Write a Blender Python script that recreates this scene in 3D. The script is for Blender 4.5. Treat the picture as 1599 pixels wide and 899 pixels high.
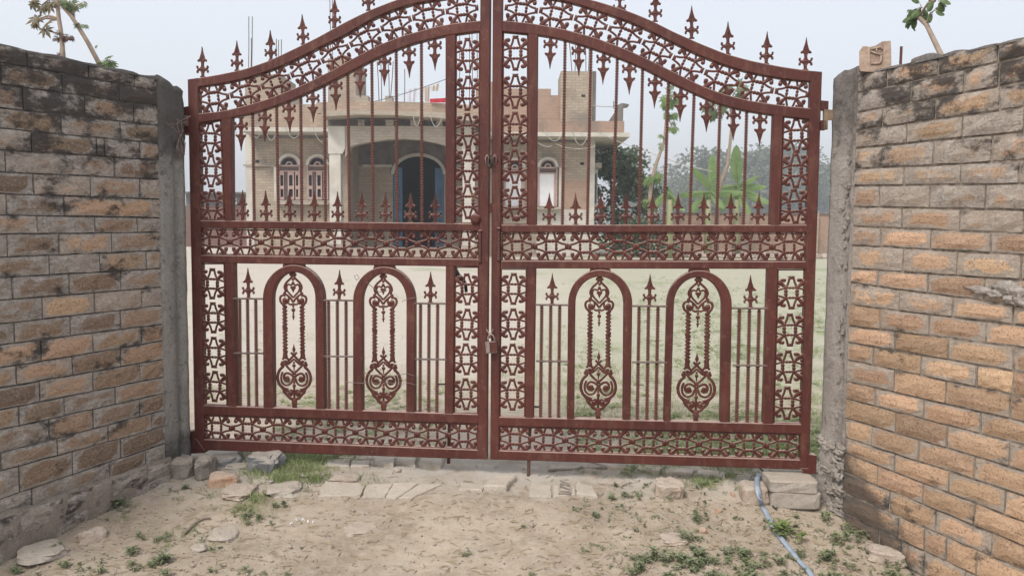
import bpy, bmesh, math, random
from mathutils import Vector, Matrix, noise
from mathutils.geometry import tessellate_polygon
sc = bpy.context.scene
for o in list(bpy.data.objects): bpy.data.objects.remove(o)
R = random.Random(7)
# ------------------------------------------------------------------ camera
FPX, IW, IH = 1250.0, 1599.0, 899.0
CAM = Vector((0, 0, 1.19))
PITCH, ROLL = math.atan(88 / 1250.0), 0.0075
fwd = Vector((0, math.cos(PITCH), -math.sin(PITCH)))
_r0 = Vector((1, 0, 0)); _u0 = Vector((0, math.sin(PITCH), math.cos(PITCH)))
crt = _r0 * math.cos(ROLL) + _u0 * math.sin(ROLL)
cup = _u0 * math.cos(ROLL) - _r0 * math.sin(ROLL)
cd = bpy.data.cameras.new('camera'); cam = bpy.data.objects.new('camera', cd); sc.collection.objects.link(cam)
M = Matrix((crt, cup, -fwd)).transposed().to_4x4(); M.translation = CAM
cam.matrix_world = M
cd.sensor_width = 36; cd.lens = 36 * FPX / IW; cd.clip_start = 0.05; cd.clip_end = 3000
sc.camera = cam
# ------------------------------------------------------------------ light
w = bpy.data.worlds.new('World'); sc.world = w; w.use_nodes = True
nt = w.node_tree; nt.nodes.clear()
SUN_EL, SUN_AZ = math.radians(52), math.radians(215)
sky = nt.nodes.new('ShaderNodeTexSky'); sky.sky_type = 'NISHITA'; sky.sun_disc = False
sky.sun_elevation = SUN_EL; sky.sun_rotation = SUN_AZ; sky.air_density = 1.0; sky.dust_density = 5.0; sky.ozone_density = 1.0
b1 = nt.nodes.new('ShaderNodeBackground'); b1.inputs[1].default_value = 0.05
b2 = nt.nodes.new('ShaderNodeBackground'); b2.inputs[0].default_value = (0.885, 0.90, 0.93, 1); b2.inputs[1].default_value = 0.62   # the even overcast layer
ad = nt.nodes.new('ShaderNodeAddShader'); wo = nt.nodes.new('ShaderNodeOutputWorld')
nt.links.new(sky.outputs[0], b1.inputs[0]); nt.links.new(b1.outputs[0], ad.inputs[0]); nt.links.new(b2.outputs[0], ad.inputs[1]); nt.links.new(ad.outputs[0], wo.inputs[0])
sl = bpy.data.lights.new('sun', 'SUN'); sl.energy = 1.7; sl.angle = math.radians(12); sl.color = (1, 0.96, 0.9)
so = bpy.data.objects.new('sun', sl); sc.collection.objects.link(so)
sdir = Vector((math.sin(SUN_AZ) * math.cos(SUN_EL), math.cos(SUN_AZ) * math.cos(SUN_EL), math.sin(SUN_EL)))
so.rotation_euler = sdir.to_track_quat('Z', 'Y').to_euler()
sc.view_settings.view_transform = 'Standard'; sc.view_settings.look = 'None'; sc.view_settings.exposure = 0.50
sc.render.engine = 'CYCLES'
sc.cycles.volume_bounces = 0; sc.cycles.transparent_max_bounces = 12
# ------------------------------------------------------------------ pixel -> place helpers
def ray(px, py):
    return (crt * ((px - IW / 2) / FPX) + cup * ((IH / 2 - py) / FPX) + fwd)
def on_plane(px, py, P, N):
    d = ray(px, py); t = (P - CAM).dot(N) / d.dot(N); return CAM + d * t
def at_y(px, py, Y):
    return on_plane(px, py, Vector((0, Y, 0)), Vector((0, 1, 0)))
def on_z(px, py, z):
    d = ray(px, py); t = (z - CAM.z) / d.z; return CAM + d * t
# ------------------------------------------------------------------ object helpers
def link(o, parent=None):
    sc.collection.objects.link(o)
    if parent is not None: o.parent = parent
    return o
def thing(name, label, cat, loc=(0, 0, 0), group=None):
    o = bpy.data.objects.new(name, None); link(o); o.location = loc; WORLD[o.name] = Vector(loc); o.empty_display_size = .1
    o['label'] = label; o['category'] = cat
    if group: o['group'] = group
    return o
def tag(o, label=None, cat=None, group=None, kind=None):
    if label: o['label'] = label
    if cat: o['category'] = cat
    if group: o['group'] = group
    if kind: o['kind'] = kind
    return o
class MB:
    """collects verts and faces given in world coordinates"""
    def __init__(s): s.v = []; s.f = []; s.sm = False
    def add(s, vs, fs):
        b = len(s.v); s.v += [tuple(v) for v in vs]; s.f += [tuple(i + b for i in f) for f in fs]; return s
    def build(s, name, mat, parent=None, smooth=False):
        me = bpy.data.meshes.new(name); org = Vector((0, 0, 0))
        if parent is not None: org = WORLD.get(parent.name, parent.location.copy())
        me.from_pydata([tuple(Vector(v) - org) for v in s.v], [], s.f); me.validate()
        me.materials.append(mat)
        if smooth: me.polygons.foreach_set('use_smooth', [True] * len(me.polygons))
        o = bpy.data.objects.new(name, me); link(o, parent)
        WORLD[o.name] = org
        return o
    def top(s, name, mat, label, cat, group=None, smooth=False, base=None):
        """a thing that is one mesh, its origin at its base"""
        c = Vector(base) if base is not None else Vector((sum(v[0] for v in s.v) / len(s.v), sum(v[1] for v in s.v) / len(s.v), min(v[2] for v in s.v)))
        s.v = [tuple(Vector(v) - c) for v in s.v]
        o = s.build(name, mat, None, smooth); o.location = c; WORLD[o.name] = c
        return tag(o, label, cat, group)
WORLD = {}
QF = [(0, 1, 2, 3), (7, 6, 5, 4), (0, 4, 5, 1), (1, 5, 6, 2), (2, 6, 7, 3), (3, 7, 4, 0)]
def prism(mb, poly, vec):
    n = len(poly); a = [Vector(p) for p in poly]; b = [p + vec for p in a]
    fs = [tuple(range(n)), tuple(range(2 * n - 1, n - 1, -1))]
    for i in range(n): j = (i + 1) % n; fs.append((i, i + n, j + n, j))
    return mb.add(a + b, fs)
def box(mb, x0, x1, y0, y1, z0, z1):
    return mb.add([(x0, y0, z0), (x1, y0, z0), (x1, y0, z1), (x0, y0, z1), (x0, y1, z0), (x1, y1, z0), (x1, y1, z1), (x0, y1, z1)], QF)
def tube(mb, pts, r, n=6, closed=False, caps=True, flat=1.0, nrm=None):
    """a tube along pts; r is a number or a list"""
    pts = [Vector(p) for p in pts]; m = len(pts); rs = r if isinstance(r, (list, tuple)) else [r] * m
    vs = []; up = None
    for i, p in enumerate(pts):
        if closed: t = pts[(i + 1) % m] - pts[i - 1]
        else: t = pts[min(i + 1, m - 1)] - pts[max(i - 1, 0)]
        t = t.normalized() if t.length > 1e-9 else Vector((0, 0, 1))
        if nrm is not None: side = t.cross(nrm).normalized(); up2 = nrm
        else:
            if up is None: up = Vector((0, 1, 0)) if abs(t.y) < .9 else Vector((1, 0, 0))
            side = t.cross(up).normalized(); up2 = side.cross(t).normalized(); up = up2
        for k in range(n):
            a = 2 * math.pi * k / n
            vs.append(p + side * math.cos(a) * rs[i] + up2 * math.sin(a) * rs[i] * flat)
    fs = []
    for i in range(m if closed else m - 1):
        j = (i + 1) % m
        for k in range(n): l = (k + 1) % n; fs.append((i * n + k, i * n + l, j * n + l, j * n + k))
    if caps and not closed: fs.append(tuple(range(n - 1, -1, -1))); fs.append(tuple((m - 1) * n + k for k in range(n)))
    return mb.add(vs, fs)
def ball(mb, c, r, nu=6, nv=4, flat=1.0, ax=None):
    c = Vector(c); vs = [c + Vector((0, 0, r))]
    for j in range(1, nv):
        ph = math.pi * j / nv
        for i in range(nu):
            a = 2 * math.pi * i / nu; vs.append(c + Vector((r * math.sin(ph) * math.cos(a), r * math.sin(ph) * math.sin(a), r * math.cos(ph))))
    vs.append(c - Vector((0, 0, r))); fs = []
    for i in range(nu): fs.append((0, 1 + i, 1 + (i + 1) % nu))
    for j in range(nv - 2):
        for i in range(nu):
            a = 1 + j * nu + i; b = 1 + j * nu + (i + 1) % nu; fs.append((a, a + nu, b + nu, b))
    l = len(vs) - 1
    for i in range(nu): fs.append((l, 1 + (nv - 2) * nu + (i + 1) % nu, 1 + (nv - 2) * nu + i))
    return mb.add(vs, fs)
def lathe(mb, c, prof, n=8):
    """prof: list of (r, z) round the vertical axis through c"""
    c = Vector(c); vs = []; fs = []
    for r, z in prof:
        for k in range(n): a = 2 * math.pi * k / n; vs.append(c + Vector((r * math.cos(a), r * math.sin(a), z)))
    for i in range(len(prof) - 1):
        for k in range(n): l = (k + 1) % n; fs.append((i * n + k, i * n + l, (i + 1) * n + l, (i + 1) * n + k))
    fs.append(tuple(range(n - 1, -1, -1))); fs.append(tuple((len(prof) - 1) * n + k for k in range(n)))
    return mb.add(vs, fs)
def fnoise(p, s=1.0, oct=4): return noise.fractal(Vector(p) * s, 1.0, 2.0, oct)
# ------------------------------------------------------------------ materials
def new_mat(name):
    m = bpy.data.materials.new(name); m.use_nodes = True; t = m.node_tree; t.nodes.clear()
    o = t.nodes.new('ShaderNodeOutputMaterial'); b = t.nodes.new('ShaderNodeBsdfPrincipled'); t.links.new(b.outputs[0], o.inputs[0])
    return m, t, b
def N(t, kind, **kw):
    n = t.nodes.new(kind)
    for k, v in kw.items():
        if k.startswith('i_'): n.inputs[k[2:].replace('_', ' ')].default_value = v
        elif k.startswith('n_'): n.inputs[int(k[2:])].default_value = v
        else: setattr(n, k, v)
    return n
def mixc(t, fac, a, b, mode='MIX'):
    n = t.nodes.new('ShaderNodeMix'); n.data_type = 'RGBA'; n.blend_type = mode
    for idx, x in ((0, fac), (6, a), (7, b)):
        if isinstance(x, (int, float)): n.inputs[idx].default_value = x
        elif isinstance(x, tuple): n.inputs[idx].default_value = (*x[:3], 1)
        else: t.links.new(x, n.inputs[idx])
    return n.outputs[2]
def mth(t, op, a, b=0.0, c=0.0, clamp=False):
    n = t.nodes.new('ShaderNodeMath'); n.operation = op; n.use_clamp = clamp
    for i, x in enumerate((a, b, c)):
        if isinstance(x, (int, float)): n.inputs[i].default_value = x
        else: t.links.new(x, n.inputs[i])
    return n.outputs[0]
def sstep(t, x, lo, hi, a=0.0, b=1.0):
    n = t.nodes.new('ShaderNodeMapRange'); n.interpolation_type = 'SMOOTHSTEP'
    t.links.new(x, n.inputs[0]); n.inputs[1].default_value = lo; n.inputs[2].default_value = hi; n.inputs[3].default_value = a; n.inputs[4].default_value = b
    return n.outputs[0]
def nz(t, vec, scale, detail=5, rough=.55, w=None, dist=0.0):
    n = t.nodes.new('ShaderNodeTexNoise'); n.inputs['Scale'].default_value = scale; n.inputs['Detail'].default_value = detail
    n.inputs['Roughness'].default_value = rough; n.inputs['Distortion'].default_value = dist
    if w is not None:
        n.noise_dimensions = '4D'; t.links.new(w, n.inputs['W'])
    if vec is not None: t.links.new(vec, n.inputs['Vector'])
    return n.outputs[0]
def bump(t, h, strength, dist, prev=None):
    n = t.nodes.new('ShaderNodeBump'); n.inputs['Strength'].default_value = strength; n.inputs['Distance'].default_value = dist
    t.links.new(h, n.inputs['Height'])
    if prev is not None: t.links.new(prev, n.inputs['Normal'])
    return n.outputs[0]
def geo(t): return t.nodes.new('ShaderNodeNewGeometry')
def simple(name, col, col2=None, scale=8, rough=.8, bmp=.2, dist=.01, metal=0.0, detail=5, stretch=None):
    m, t, b = new_mat(name); g = geo(t); v = g.outputs['Position']
    if stretch:
        mp = N(t, 'ShaderNodeMapping'); mp.inputs['Scale'].default_value = stretch; t.links.new(v, mp.inputs[0]); v = mp.outputs[0]
    n = nz(t, v, scale, detail)
    c2 = col2 or tuple(x * .6 for x in col)
    t.links.new(mixc(t, sstep(t, n, .3, .7), c2, col), b.inputs['Base Color'])
    b.inputs['Roughness'].default_value = rough; b.inputs['Metallic'].default_value = metal
    if bmp: t.links.new(bump(t, n, bmp, dist), b.inputs['Normal'])
    return m
def mat_red():
    m, t, b = new_mat('red_oxide_paint'); g = geo(t); p = g.outputs['Position']
    n1 = nz(t, p, 3.0, 6); n2 = nz(t, p, 60, 4); n3 = nz(t, p, 14, 8, .7)
    c = mixc(t, sstep(t, n1, .3, .7), (.064, .0155, .0115), (.098, .0255, .0185)); mv = N(t, 'ShaderNodeMapping'); mv.inputs['Scale'].default_value = (1, 1, .18); t.links.new(p, mv.inputs[0]); c = mixc(t, sstep(t, nz(t, mv.outputs[0], 34, 6, .7), .48, .68, 0, .65), c, (.125, .056, .040)); c = mixc(t, sstep(t, nz(t, p, 26, 7, .75), .56, .66, 0, .7), c, (.040, .014, .012))
    c = mixc(t, sstep(t, n3, .54, .70, 0, .6), c, (.165, .075, .05))          # brown rust bloom
    c = mixc(t, sstep(t, n2, .64, .72, 0, .4), c, (.26, .14, .11))           # chips of dust
    sx = N(t, 'ShaderNodeSeparateXYZ'); t.links.new(g.outputs['Normal'], sx.inputs[0])
    dust = mth(t, 'MULTIPLY', sstep(t, sx.outputs[2], .25, .95), sstep(t, n3, .25, .6, .45, 1.0))
    c = mixc(t, dust, c, (.40, .30, .26))                                      # dust lying on what faces up
    t.links.new(c, b.inputs['Base Color']); b.inputs['Specular IOR Level'].default_value = .32
    t.links.new(mixc(t, dust, (.55, .55, .55), (.95, .95, .95)), b.inputs['Roughness'])
    t.links.new(bump(t, n3, .25, .003), b.inputs['Normal']); return m
RED = mat_red()
ROD = simple('rod_rusty_paint', (.13, .040, .032), (.10, .042, .028), 40, .7, .2, .002)
def mat_brick(name):
    """object colour: R how much brick shows through the smeared mortar, G brown to orange, B black weathering"""
    m, t, b = new_mat(name); g = geo(t); p = g.outputs['Position']
    oi = N(t, 'ShaderNodeObjectInfo'); sp = N(t, 'ShaderNodeSeparateColor'); t.links.new(oi.outputs['Color'], sp.inputs[0])
    rnd = oi.outputs['Random']; e0 = mth(t, 'SUBTRACT', 1.0, N(t, 'ShaderNodeAttribute', attribute_name='edge').outputs['Fac']); ed = mth(t, 'SUBTRACT', 1.0, mth(t, 'MULTIPLY', e0, e0))
    w = mth(t, 'MULTIPLY', rnd, 40.0)
    mp = N(t, 'ShaderNodeMapping'); mp.inputs['Scale'].default_value = (1, 1, 1.7); t.links.new(p, mp.inputs[0]); ps = mp.outputs[0]
    big = nz(t, ps, 10, 5, .62, w, .4); mid = nz(t, ps, 34, 8, .72, w, .8); fine = nz(t, p, 110, 5, .78)
    k = mth(t, 'ADD', mth(t, 'MULTIPLY', ed, .55), mth(t, 'MULTIPLY', big, 1.15)); k = mth(t, 'ADD', k, mth(t, 'MULTIPLY', mid, .75))
    k = mth(t, 'ADD', k, sp.outputs[0])
    show = sstep(t, mth(t, 'ADD', k, mth(t, 'MULTIPLY', mth(t, 'SUBTRACT', fine, .5), .35)), 1.70, 1.79)
    orange = mixc(t, mid, (.42, .235, .135), (.68, .475, .32)); brown = mixc(t, mid, (.115, .078, .056), (.37, .275, .20))
    bc = mixc(t, sp.outputs[1], brown, orange)
    hs = N(t, 'ShaderNodeHueSaturation'); hs.inputs['Saturation'].default_value = .97
    t.links.new(mth(t, 'ADD', .496, mth(t, 'MULTIPLY', rnd, .012)), hs.inputs['Hue'])
    t.links.new(mth(t, 'ADD', .80, mth(t, 'MULTIPLY', mth(t, 'FRACT', mth(t, 'MULTIPLY', rnd, 7.31)), .52)), hs.inputs['Value']); t.links.new(bc, hs.inputs['Color'])
    bc = mixc(t, sstep(t, fine, .53, .66, 0, .65), hs.outputs[0], (.50, .40, .31)); bc = mixc(t, sstep(t, fine, .47, .36, 0, .7), bc, (.12, .07, .05))
    mo = mixc(t, sstep(t, mid, .3, .7), (.24, .215, .195), (.58, .54, .50)); mo = mixc(t, sstep(t, fine, .46, .34, 0, .75), mo, (.09, .08, .072)); mo = mixc(t, sstep(t, big, .35, .65, 0, .45), mo, (.29, .245, .20))
    mo = mixc(t, .12, mo, bc); mo = mixc(t, mth(t, 'MULTIPLY', sp.outputs[1], .45), mo, (.48, .385, .295)); c = mixc(t, show, mo, bc)
    gr = mth(t, 'ADD', nz(t, ps, 6.5, 10, .72), mth(t, 'MULTIPLY', sp.outputs[2], .5)); gr = mth(t, 'ADD', gr, mth(t, 'MULTIPLY', mth(t, 'SUBTRACT', 1.0, ed), .05))
    c = mixc(t, sstep(t, gr, .60, .74, 0, .9), c, (.050, .043, .040))
    c = mixc(t, sstep(t, nz(t, p, 45, 5, .8), .60, .68, 0, .6), c, (.06, .05, .045))
    sx = N(t, 'ShaderNodeSeparateXYZ'); t.links.new(p, sx.inputs[0])                     # damp black patch at the foot of the right wall by the pillar
    dm = mth(t, 'ADD', sx.outputs[2], mth(t, 'MULTIPLY', mth(t, 'SUBTRACT', 3.58, sx.outputs[1]), 1.05)); dm = mth(t, 'ADD', dm, mth(t, 'MULTIPLY', mth(t, 'SUBTRACT', nz(t, p, 8, 6, .7), .5), .45))
    dm = mth(t, 'MULTIPLY', sstep(t, dm, .34, .18), sstep(t, sx.outputs[0], .5, .8)); c = mixc(t, mth(t, 'MULTIPLY', dm, .82), c, mixc(t, mid, (.035, .032, .032), (.115, .10, .09)))
    t.links.new(c, b.inputs['Base Color']); b.inputs['Roughness'].default_value = .93; b.inputs['Specular IOR Level'].default_value = .25
    h = mth(t, 'ADD', mth(t, 'MULTIPLY', show, -.35), mth(t, 'MULTIPLY', mid, 1.0)); nb = bump(t, h, .9, .014)
    t.links.new(bump(t, fine, .8, .005, nb), b.inputs['Normal']); return m
BRICK = mat_brick('weathered_brick_with_smeared_mortar')
def mat_concrete(name, a, bcol, dark, foot=1.0, high=1.0):
    m, t, b = new_mat(name); g = geo(t); p = g.outputs['Position']
    mp = N(t, 'ShaderNodeMapping'); mp.inputs['Scale'].default_value = (3, 3, .8); t.links.new(p, mp.inputs[0])
    n1 = nz(t, mp.outputs[0], 3, 6, .6); n2 = nz(t, p, 22, 8, .7); n3 = nz(t, p, 110, 5, .7)
    c = mixc(t, sstep(t, n1, .3, .7), bcol, a); c = mixc(t, sstep(t, n2, .52, .72, 0, .8), c, dark)
    c = mixc(t, sstep(t, n3, .56, .68, 0, .6), c, tuple(min(1, x * 1.5) for x in a)); c = mixc(t, sstep(t, n3, .43, .33, 0, .7), c, dark)
    sx = N(t, 'ShaderNodeSeparateXYZ'); t.links.new(p, sx.inputs[0])
    hi = mth(t, 'ADD', sstep(t, sx.outputs[2], 1.25, 1.75), mth(t, 'SUBTRACT', n2, .5)); lo = mth(t, 'ADD', sstep(t, sx.outputs[2], .35, .08), mth(t, 'SUBTRACT', n2, .5))
    c = mixc(t, mth(t, 'MULTIPLY', sstep(t, mth(t, 'MAXIMUM', mth(t, 'MULTIPLY', hi, high), mth(t, 'MULTIPLY', lo, foot)), .35, .85), .75), c, (.06, .055, .052))   # black algae high up and at the damp foot
    t.links.new(c, b.inputs['Base Color']); b.inputs['Roughness'].default_value = .95; b.inputs['Specular IOR Level'].default_value = .25
    t.links.new(bump(t, n3, .7, .004, bump(t, n2, 1.0, .020)), b.inputs['Normal']); return m
CONC_L = mat_concrete('weathered_concrete_dark', (.33, .315, .29), (.22, .21, .195), (.09, .082, .075), .8, 1.0)
CONC_R = mat_concrete('weathered_concrete_pale', (.36, .325, .295), (.30, .265, .24), (.15, .13, .115), .45, .7)
MORTAR_R = simple('joint_mortar_warm', (.36, .30, .24), (.14, .115, .09), 30, .95, .5, .006)
MORTAR = simple('joint_mortar', (.17, .155, .14), (.045, .04, .037), 30, .95, .5, .006)
# ------------------------------------------------------------------ ground
def ground_z(x, y):
    z = 0.0
    if y < 3.95: z = -(3.95 - y) * .145
    elif y > 6: z = .36 * min(1, (y - 6) / 19.0)
    if y < 3.9 and x > .7: z -= min(.09, (x - .7) * .13) * min(1, (3.9 - y) * 1.4)
    return z
def ground_h(x, y):
    z = ground_z(x, y); a = 1.0 if y < 7 else 7.0 / y
    z += a * (.020 * fnoise((x, y, 0), 2.2, 3) + .010 * fnoise((x, y, 3), 7, 3) + .008 * fnoise((x, y, 9), 24, 2))
    return z
def steps(a, b, s):
    n = int(round((b - a) / s)); return [a + (b - a) * i / n for i in range(n + 1)]
xs = [-900, -300, -120, -60, -35, -22, -14, -9, -6, -4, -3, -2.5] + steps(-2.2, 2.2, .028) + [2.5, 3, 4, 6, 9, 14, 22, 35, 60, 120, 300, 900]
ys = [-8, -3, 0, 1, 1.5] + steps(1.9, 5.2, .028)
y_ = 5.2
while y_ < 45: y_ *= 1.045; ys.append(y_)
ys += [60, 90, 150, 300, 600, 1500]
mb = MB(); nx = len(xs)
mb.v = [(x, y, ground_h(x, y)) for y in ys for x in xs]
mb.f = [(j * nx + i, j * nx + i + 1, (j + 1) * nx + i + 1, (j + 1) * nx + i) for j in range(len(ys) - 1) for i in range(nx - 1)]
def mat_ground():
    m, t, b = new_mat('dusty_sandy_earth'); g = geo(t); p = g.outputs['Position']
    n0 = nz(t, p, .8, 4); n1 = nz(t, p, 4, 6, .6); n2 = nz(t, p, 22, 8, .7); n3 = nz(t, p, 120, 6, .75); ng = nz(t, p, .35, 5, .6)
    mp = N(t, 'ShaderNodeMapping'); mp.inputs['Scale'].default_value = (1, 4, 1); mp.inputs['Rotation'].default_value = (0, 0, .3); t.links.new(p, mp.inputs[0])
    ns = nz(t, mp.outputs[0], 9, 6, .7, dist=1.5)
    c = mixc(t, sstep(t, n1, .3, .7), (.31, .25, .185), (.46, .385, .30))
    c = mixc(t, sstep(t, n2, .35, .7, 0, .6), c, (.52, .46, .385))
    c = mixc(t, sstep(t, ns, .54, .66, 0, .5), c, (.27, .215, .16))
    c = mixc(t, sstep(t, n3, .56, .70, 0, .7), c, (.20, .16, .12))
    sx = N(t, 'ShaderNodeSeparateXYZ'); t.links.new(p, sx.inputs[0]); X, Y = sx.outputs[0], sx.outputs[1]
    c = mixc(t, sstep(t, n0, .50, .62, 0, .4), c, (.33, .27, .21))
    # grey dust along the threshold
    th = mth(t, 'MULTIPLY', sstep(t, Y, 3.55, 3.85), sstep(t, Y, 5.2, 4.2))
    c = mixc(t, mth(t, 'MULTIPLY', mth(t, 'MULTIPLY', th, sstep(t, n1, .3, .55)), .7), c, (.42, .39, .345))
    # pale trodden yard, then turf further off
    c = mixc(t, mth(t, 'MULTIPLY', sstep(t, Y, 4.6, 8), .75), c, mixc(t, n2, (.44, .405, .345), (.58, .535, .465)))
    right = sstep(t, mth(t, 'ADD', X, mth(t, 'MULTIPLY', ng, 6.0)), 2.2, 5.2)
    far = sstep(t, Y, 40, 60)
    gm = mth(t, 'ADD', sstep(t, ng, .56, .68, 0, .55), mth(t, 'MULTIPLY', right, .45)); gm = mth(t, 'MULTIPLY', gm, sstep(t, Y, 4.2, 6.5)); gm = mth(t, 'MAXIMUM', gm, far)
    gm = mth(t, 'MULTIPLY', gm, sstep(t, n2, .3, .6, .25, .95))
    c = mixc(t, gm, c, mixc(t, n1, (.17, .23, .10), (.27, .32, .17)))
    t.links.new(c, b.inputs['Base Color']); b.inputs['Roughness'].default_value = 1; b.inputs['Specular IOR Level'].default_value = .15
    t.links.new(bump(t, n3, .55, .006, bump(t, n2, .7, .022)), b.inputs['Normal']); return m
GROUND = mat_ground()
go = mb.build('ground', GROUND, None, True); tag(go, kind='structure')

# ------------------------------------------------------------------ brick side walls
def wall_plane(cx, cd_, vx):
    """cx: pixel column of the corner beside the pillar at horizon height, cd_: its distance, vx: pixel column the courses run towards"""
    C0 = Vector(((cx - IW / 2) / FPX * cd_, cd_, 0)); D = Vector(((vx - IW / 2) / FPX, 1, 0)).normalized()
    return C0, D
LC, LD = wall_plane(252, 3.83, 1400)
RC, RD = wall_plane(1326, 3.58, 370)
LN = Vector((LD.y, -LD.x, 0));  RN = Vector((-RD.y, RD.x, 0))     # both towards the lane
def sz(px, py, C0, D, Nn):
    p = on_plane(px, py, C0, Nn); return -(p - C0).dot(D), p.z      # s grows towards the camera
def brick_mesh(mb_quad, Nn, seed, depth=.07, nxg=4, nzg=3):
    """one brick from its four front corners (s to the right): rough, rounded, set into the wall"""
    a, b, c, d = mb_quad; vs = []; ed = []; L = (b - a).length
    for j in range(nzg + 1):
        for i in range(nxg + 1):
            u = i / nxg; v = j / nzg
            ju = .006 * noise.noise(Vector((i * 7.3, j * 3.1, seed))); 
            p = a.lerp(b, u).lerp(d.lerp(c, u), v)
            e = min(u * L, (1 - u) * L) / .03
            e = min(1, e) * (1 if 0 < j < nzg else 0)
            out = -.007 + .007 * min(1, e * 1.5) + .006 * noise.noise(Vector((u * 5, v * 3, seed * 1.7)))
            if 0 < i < nxg and 0 < j < nzg: p = p + (b - a).normalized() * ju
            if j in (0, nzg) and 0 < i < nxg: p = p + (d - a).normalized() * (.0045 * noise.noise(Vector((i * 2.1, j * 5.0, seed * 3.3))))
            vs.append(p + Nn * out); ed.append(e)
    fs = [(j * (nxg + 1) + i, j * (nxg + 1) + i + 1, (j + 1) * (nxg + 1) + i + 1, (j + 1) * (nxg + 1) + i) for j in range(nzg) for i in range(nxg)]
    rim = list(range(nxg + 1)) + [j * (nxg + 1) + nxg for j in range(1, nzg + 1)] + [nzg * (nxg + 1) + i for i in range(nxg - 1, -1, -1)] + [j * (nxg + 1) for j in range(nzg - 1, 0, -1)]
    base = len(vs)
    for r in rim: vs.append(vs[r] - Nn * depth); ed.append(0)
    for k in range(len(rim)): l = (k + 1) % len(rim); fs.append((rim[k], base + k, base + l, rim[l]))
    return vs, fs, ed
def add_brick(quad, Nn, seed, parent, col, name='brick', depth=.07, mat=None):
    org = (quad[0] + quad[2]) / 2; org = Vector(org)
    vs, fs, ed = brick_mesh(quad, Nn, seed, depth)
    me = bpy.data.meshes.new(name); me.from_pydata([tuple(v - org) for v in vs], [], fs); me.materials.append(mat or BRICK)
    at = me.attributes.new('edge', 'FLOAT', 'POINT'); at.data.foreach_set('value', ed)
    # shade the face smoothly, the flanks stay crisp
    o = bpy.data.objects.new(name, me); link(o, parent); o.location = org - WORLD.get(parent.name, parent.location)
    o.color = (*col, 1); return o
def brick_wall(name, label, rows, joints, C0, D, Nn, xcorner, xedge, colfn, s_far, ext):
    root = thing(name, label, 'brick wall', C0 + Vector((0, 0, -.1))); WORLD[root.name] = root.location.copy()
    P = lambda s, z, off=0: C0 - D * s + Vector((0, 0, z)) + Nn * off
    bl = []
    for (yl, yr) in rows:                                # course lines: pixel heights at the two columns
        s0, z0 = sz(xcorner, yl, C0, D, Nn); s1, z1 = sz(xedge, yr, C0, D, Nn); k = (z1 - z0) / (s1 - s0); bl.append((z0 - k * s0, k))
    Z = lambda i, s: bl[i][0] + bl[i][1] * s
    send = ext; g = .0032 if C0 is LC else .0048
    for i in range(len(rows) - 1):
        js = sorted(sz(x, (rows[i][0] + rows[i][1]) / 2, C0, D, Nn)[0] for x in joints[i])
        last = js[-1]
        while last < send: last = min(send, last + .245 + R.uniform(-.01, .01)); js.append(last)
        js = [s_far] + js
        for a, b in zip(js, js[1:]):
            if b - a < .03: continue
            t0 = Z(i, a) - g; t1 = Z(i, b) - g; b0 = Z(i + 1, a) + g; b1 = Z(i + 1, b) + g
            lo, hi = a + g, b - g
            po = .030 + R.uniform(-.012, .01) if C0 is LC and i >= 22 else R.uniform(-.003, .003)
            q = [P(lo, b0, po), P(hi, b1, po), P(hi, t1, po), P(lo, t0, po)]
            if Nn.dot((q[1] - q[0]).cross(q[3] - q[0])) < 0: q = [q[1], q[0], q[3], q[2]]
            add_brick(q, Nn, R.random() * 100, root, colfn(i, (a + b) / 2, len(rows)))
    # mortar behind the bricks
    mb = MB(); n = 14; top = []; 
    for k in range(n + 1):
        s = s_far + (send - s_far) * k / n; top.append((s, Z(0, s) - .008))
    poly = [P(s, z, -.013) for s, z in top] + [P(send, -.7, -.013), P(s_far, -.7, -.013)]
    prism(mb, poly, Nn * -.2); mb.build('mortar_core', MORTAR if C0 is LC else MORTAR_R, root)
    return root, P, Z
L_rows = [(121, 67.8), (142.3, 96.7), (165.7, 131), (195.8, 168), (223.6, 200.2), (250.3, 233.6), (280, 268.5), (311.2, 302.3), (340.2, 335.7), (362.4, 365.7), (391.3, 402),
          (419.6, 433.5), (449, 469), (477.9, 505.7), (506.8, 539), (533.5, 574.7), (562.4, 605.8), (590.3, 640), (616.6, 671.5), (643, 708), (668, 736), (696, 779.6), (721, 806), (741, 846), (762, 890), (785, 935)]
L_j = [(43.4, 139, 211), (2.7, 98, 186.5), (36.7, 133.5, 210), (1, 97, 189), (50, 152, 164, 219), (10, 180), (53.4, 142.4, 220), (11.6, 101), (59, 149.6, 216), (12.2, 93.5, 175),
       (78, 157, 230), (20.5, 108.4, 189.6), (66.8, 149, 222.6), (23, 111, 189.6), (64.5, 146, 223), (26, 113.5, 190), (62, 146, 220), (30, 101, 182), (78, 147, 220), (90, 170, 238), (30, 114, 190), (50, 173, 230), (12, 92, 170, 225), (52, 140, 205), (20, 100, 190)]
R_rows = [(114.2, 57), (144.6, 87.4), (175, 127), (203, 166.8), (231, 205.3), (263.4, 250), (290, 286.7), (322.8, 327.9), (354, 364.6), (383.5, 398), (420, 437), (443, 478.7), (477.5, 509), (510.5, 543.6),
          (537.4, 582.7), (565.6, 620.6), (599.8, 659), (627.8, 696), (658.8, 736), (690, 775), (716, 816), (747, 852.7), (780, 892), (812, 935), (845, 985), (880, 1035)]
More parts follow.
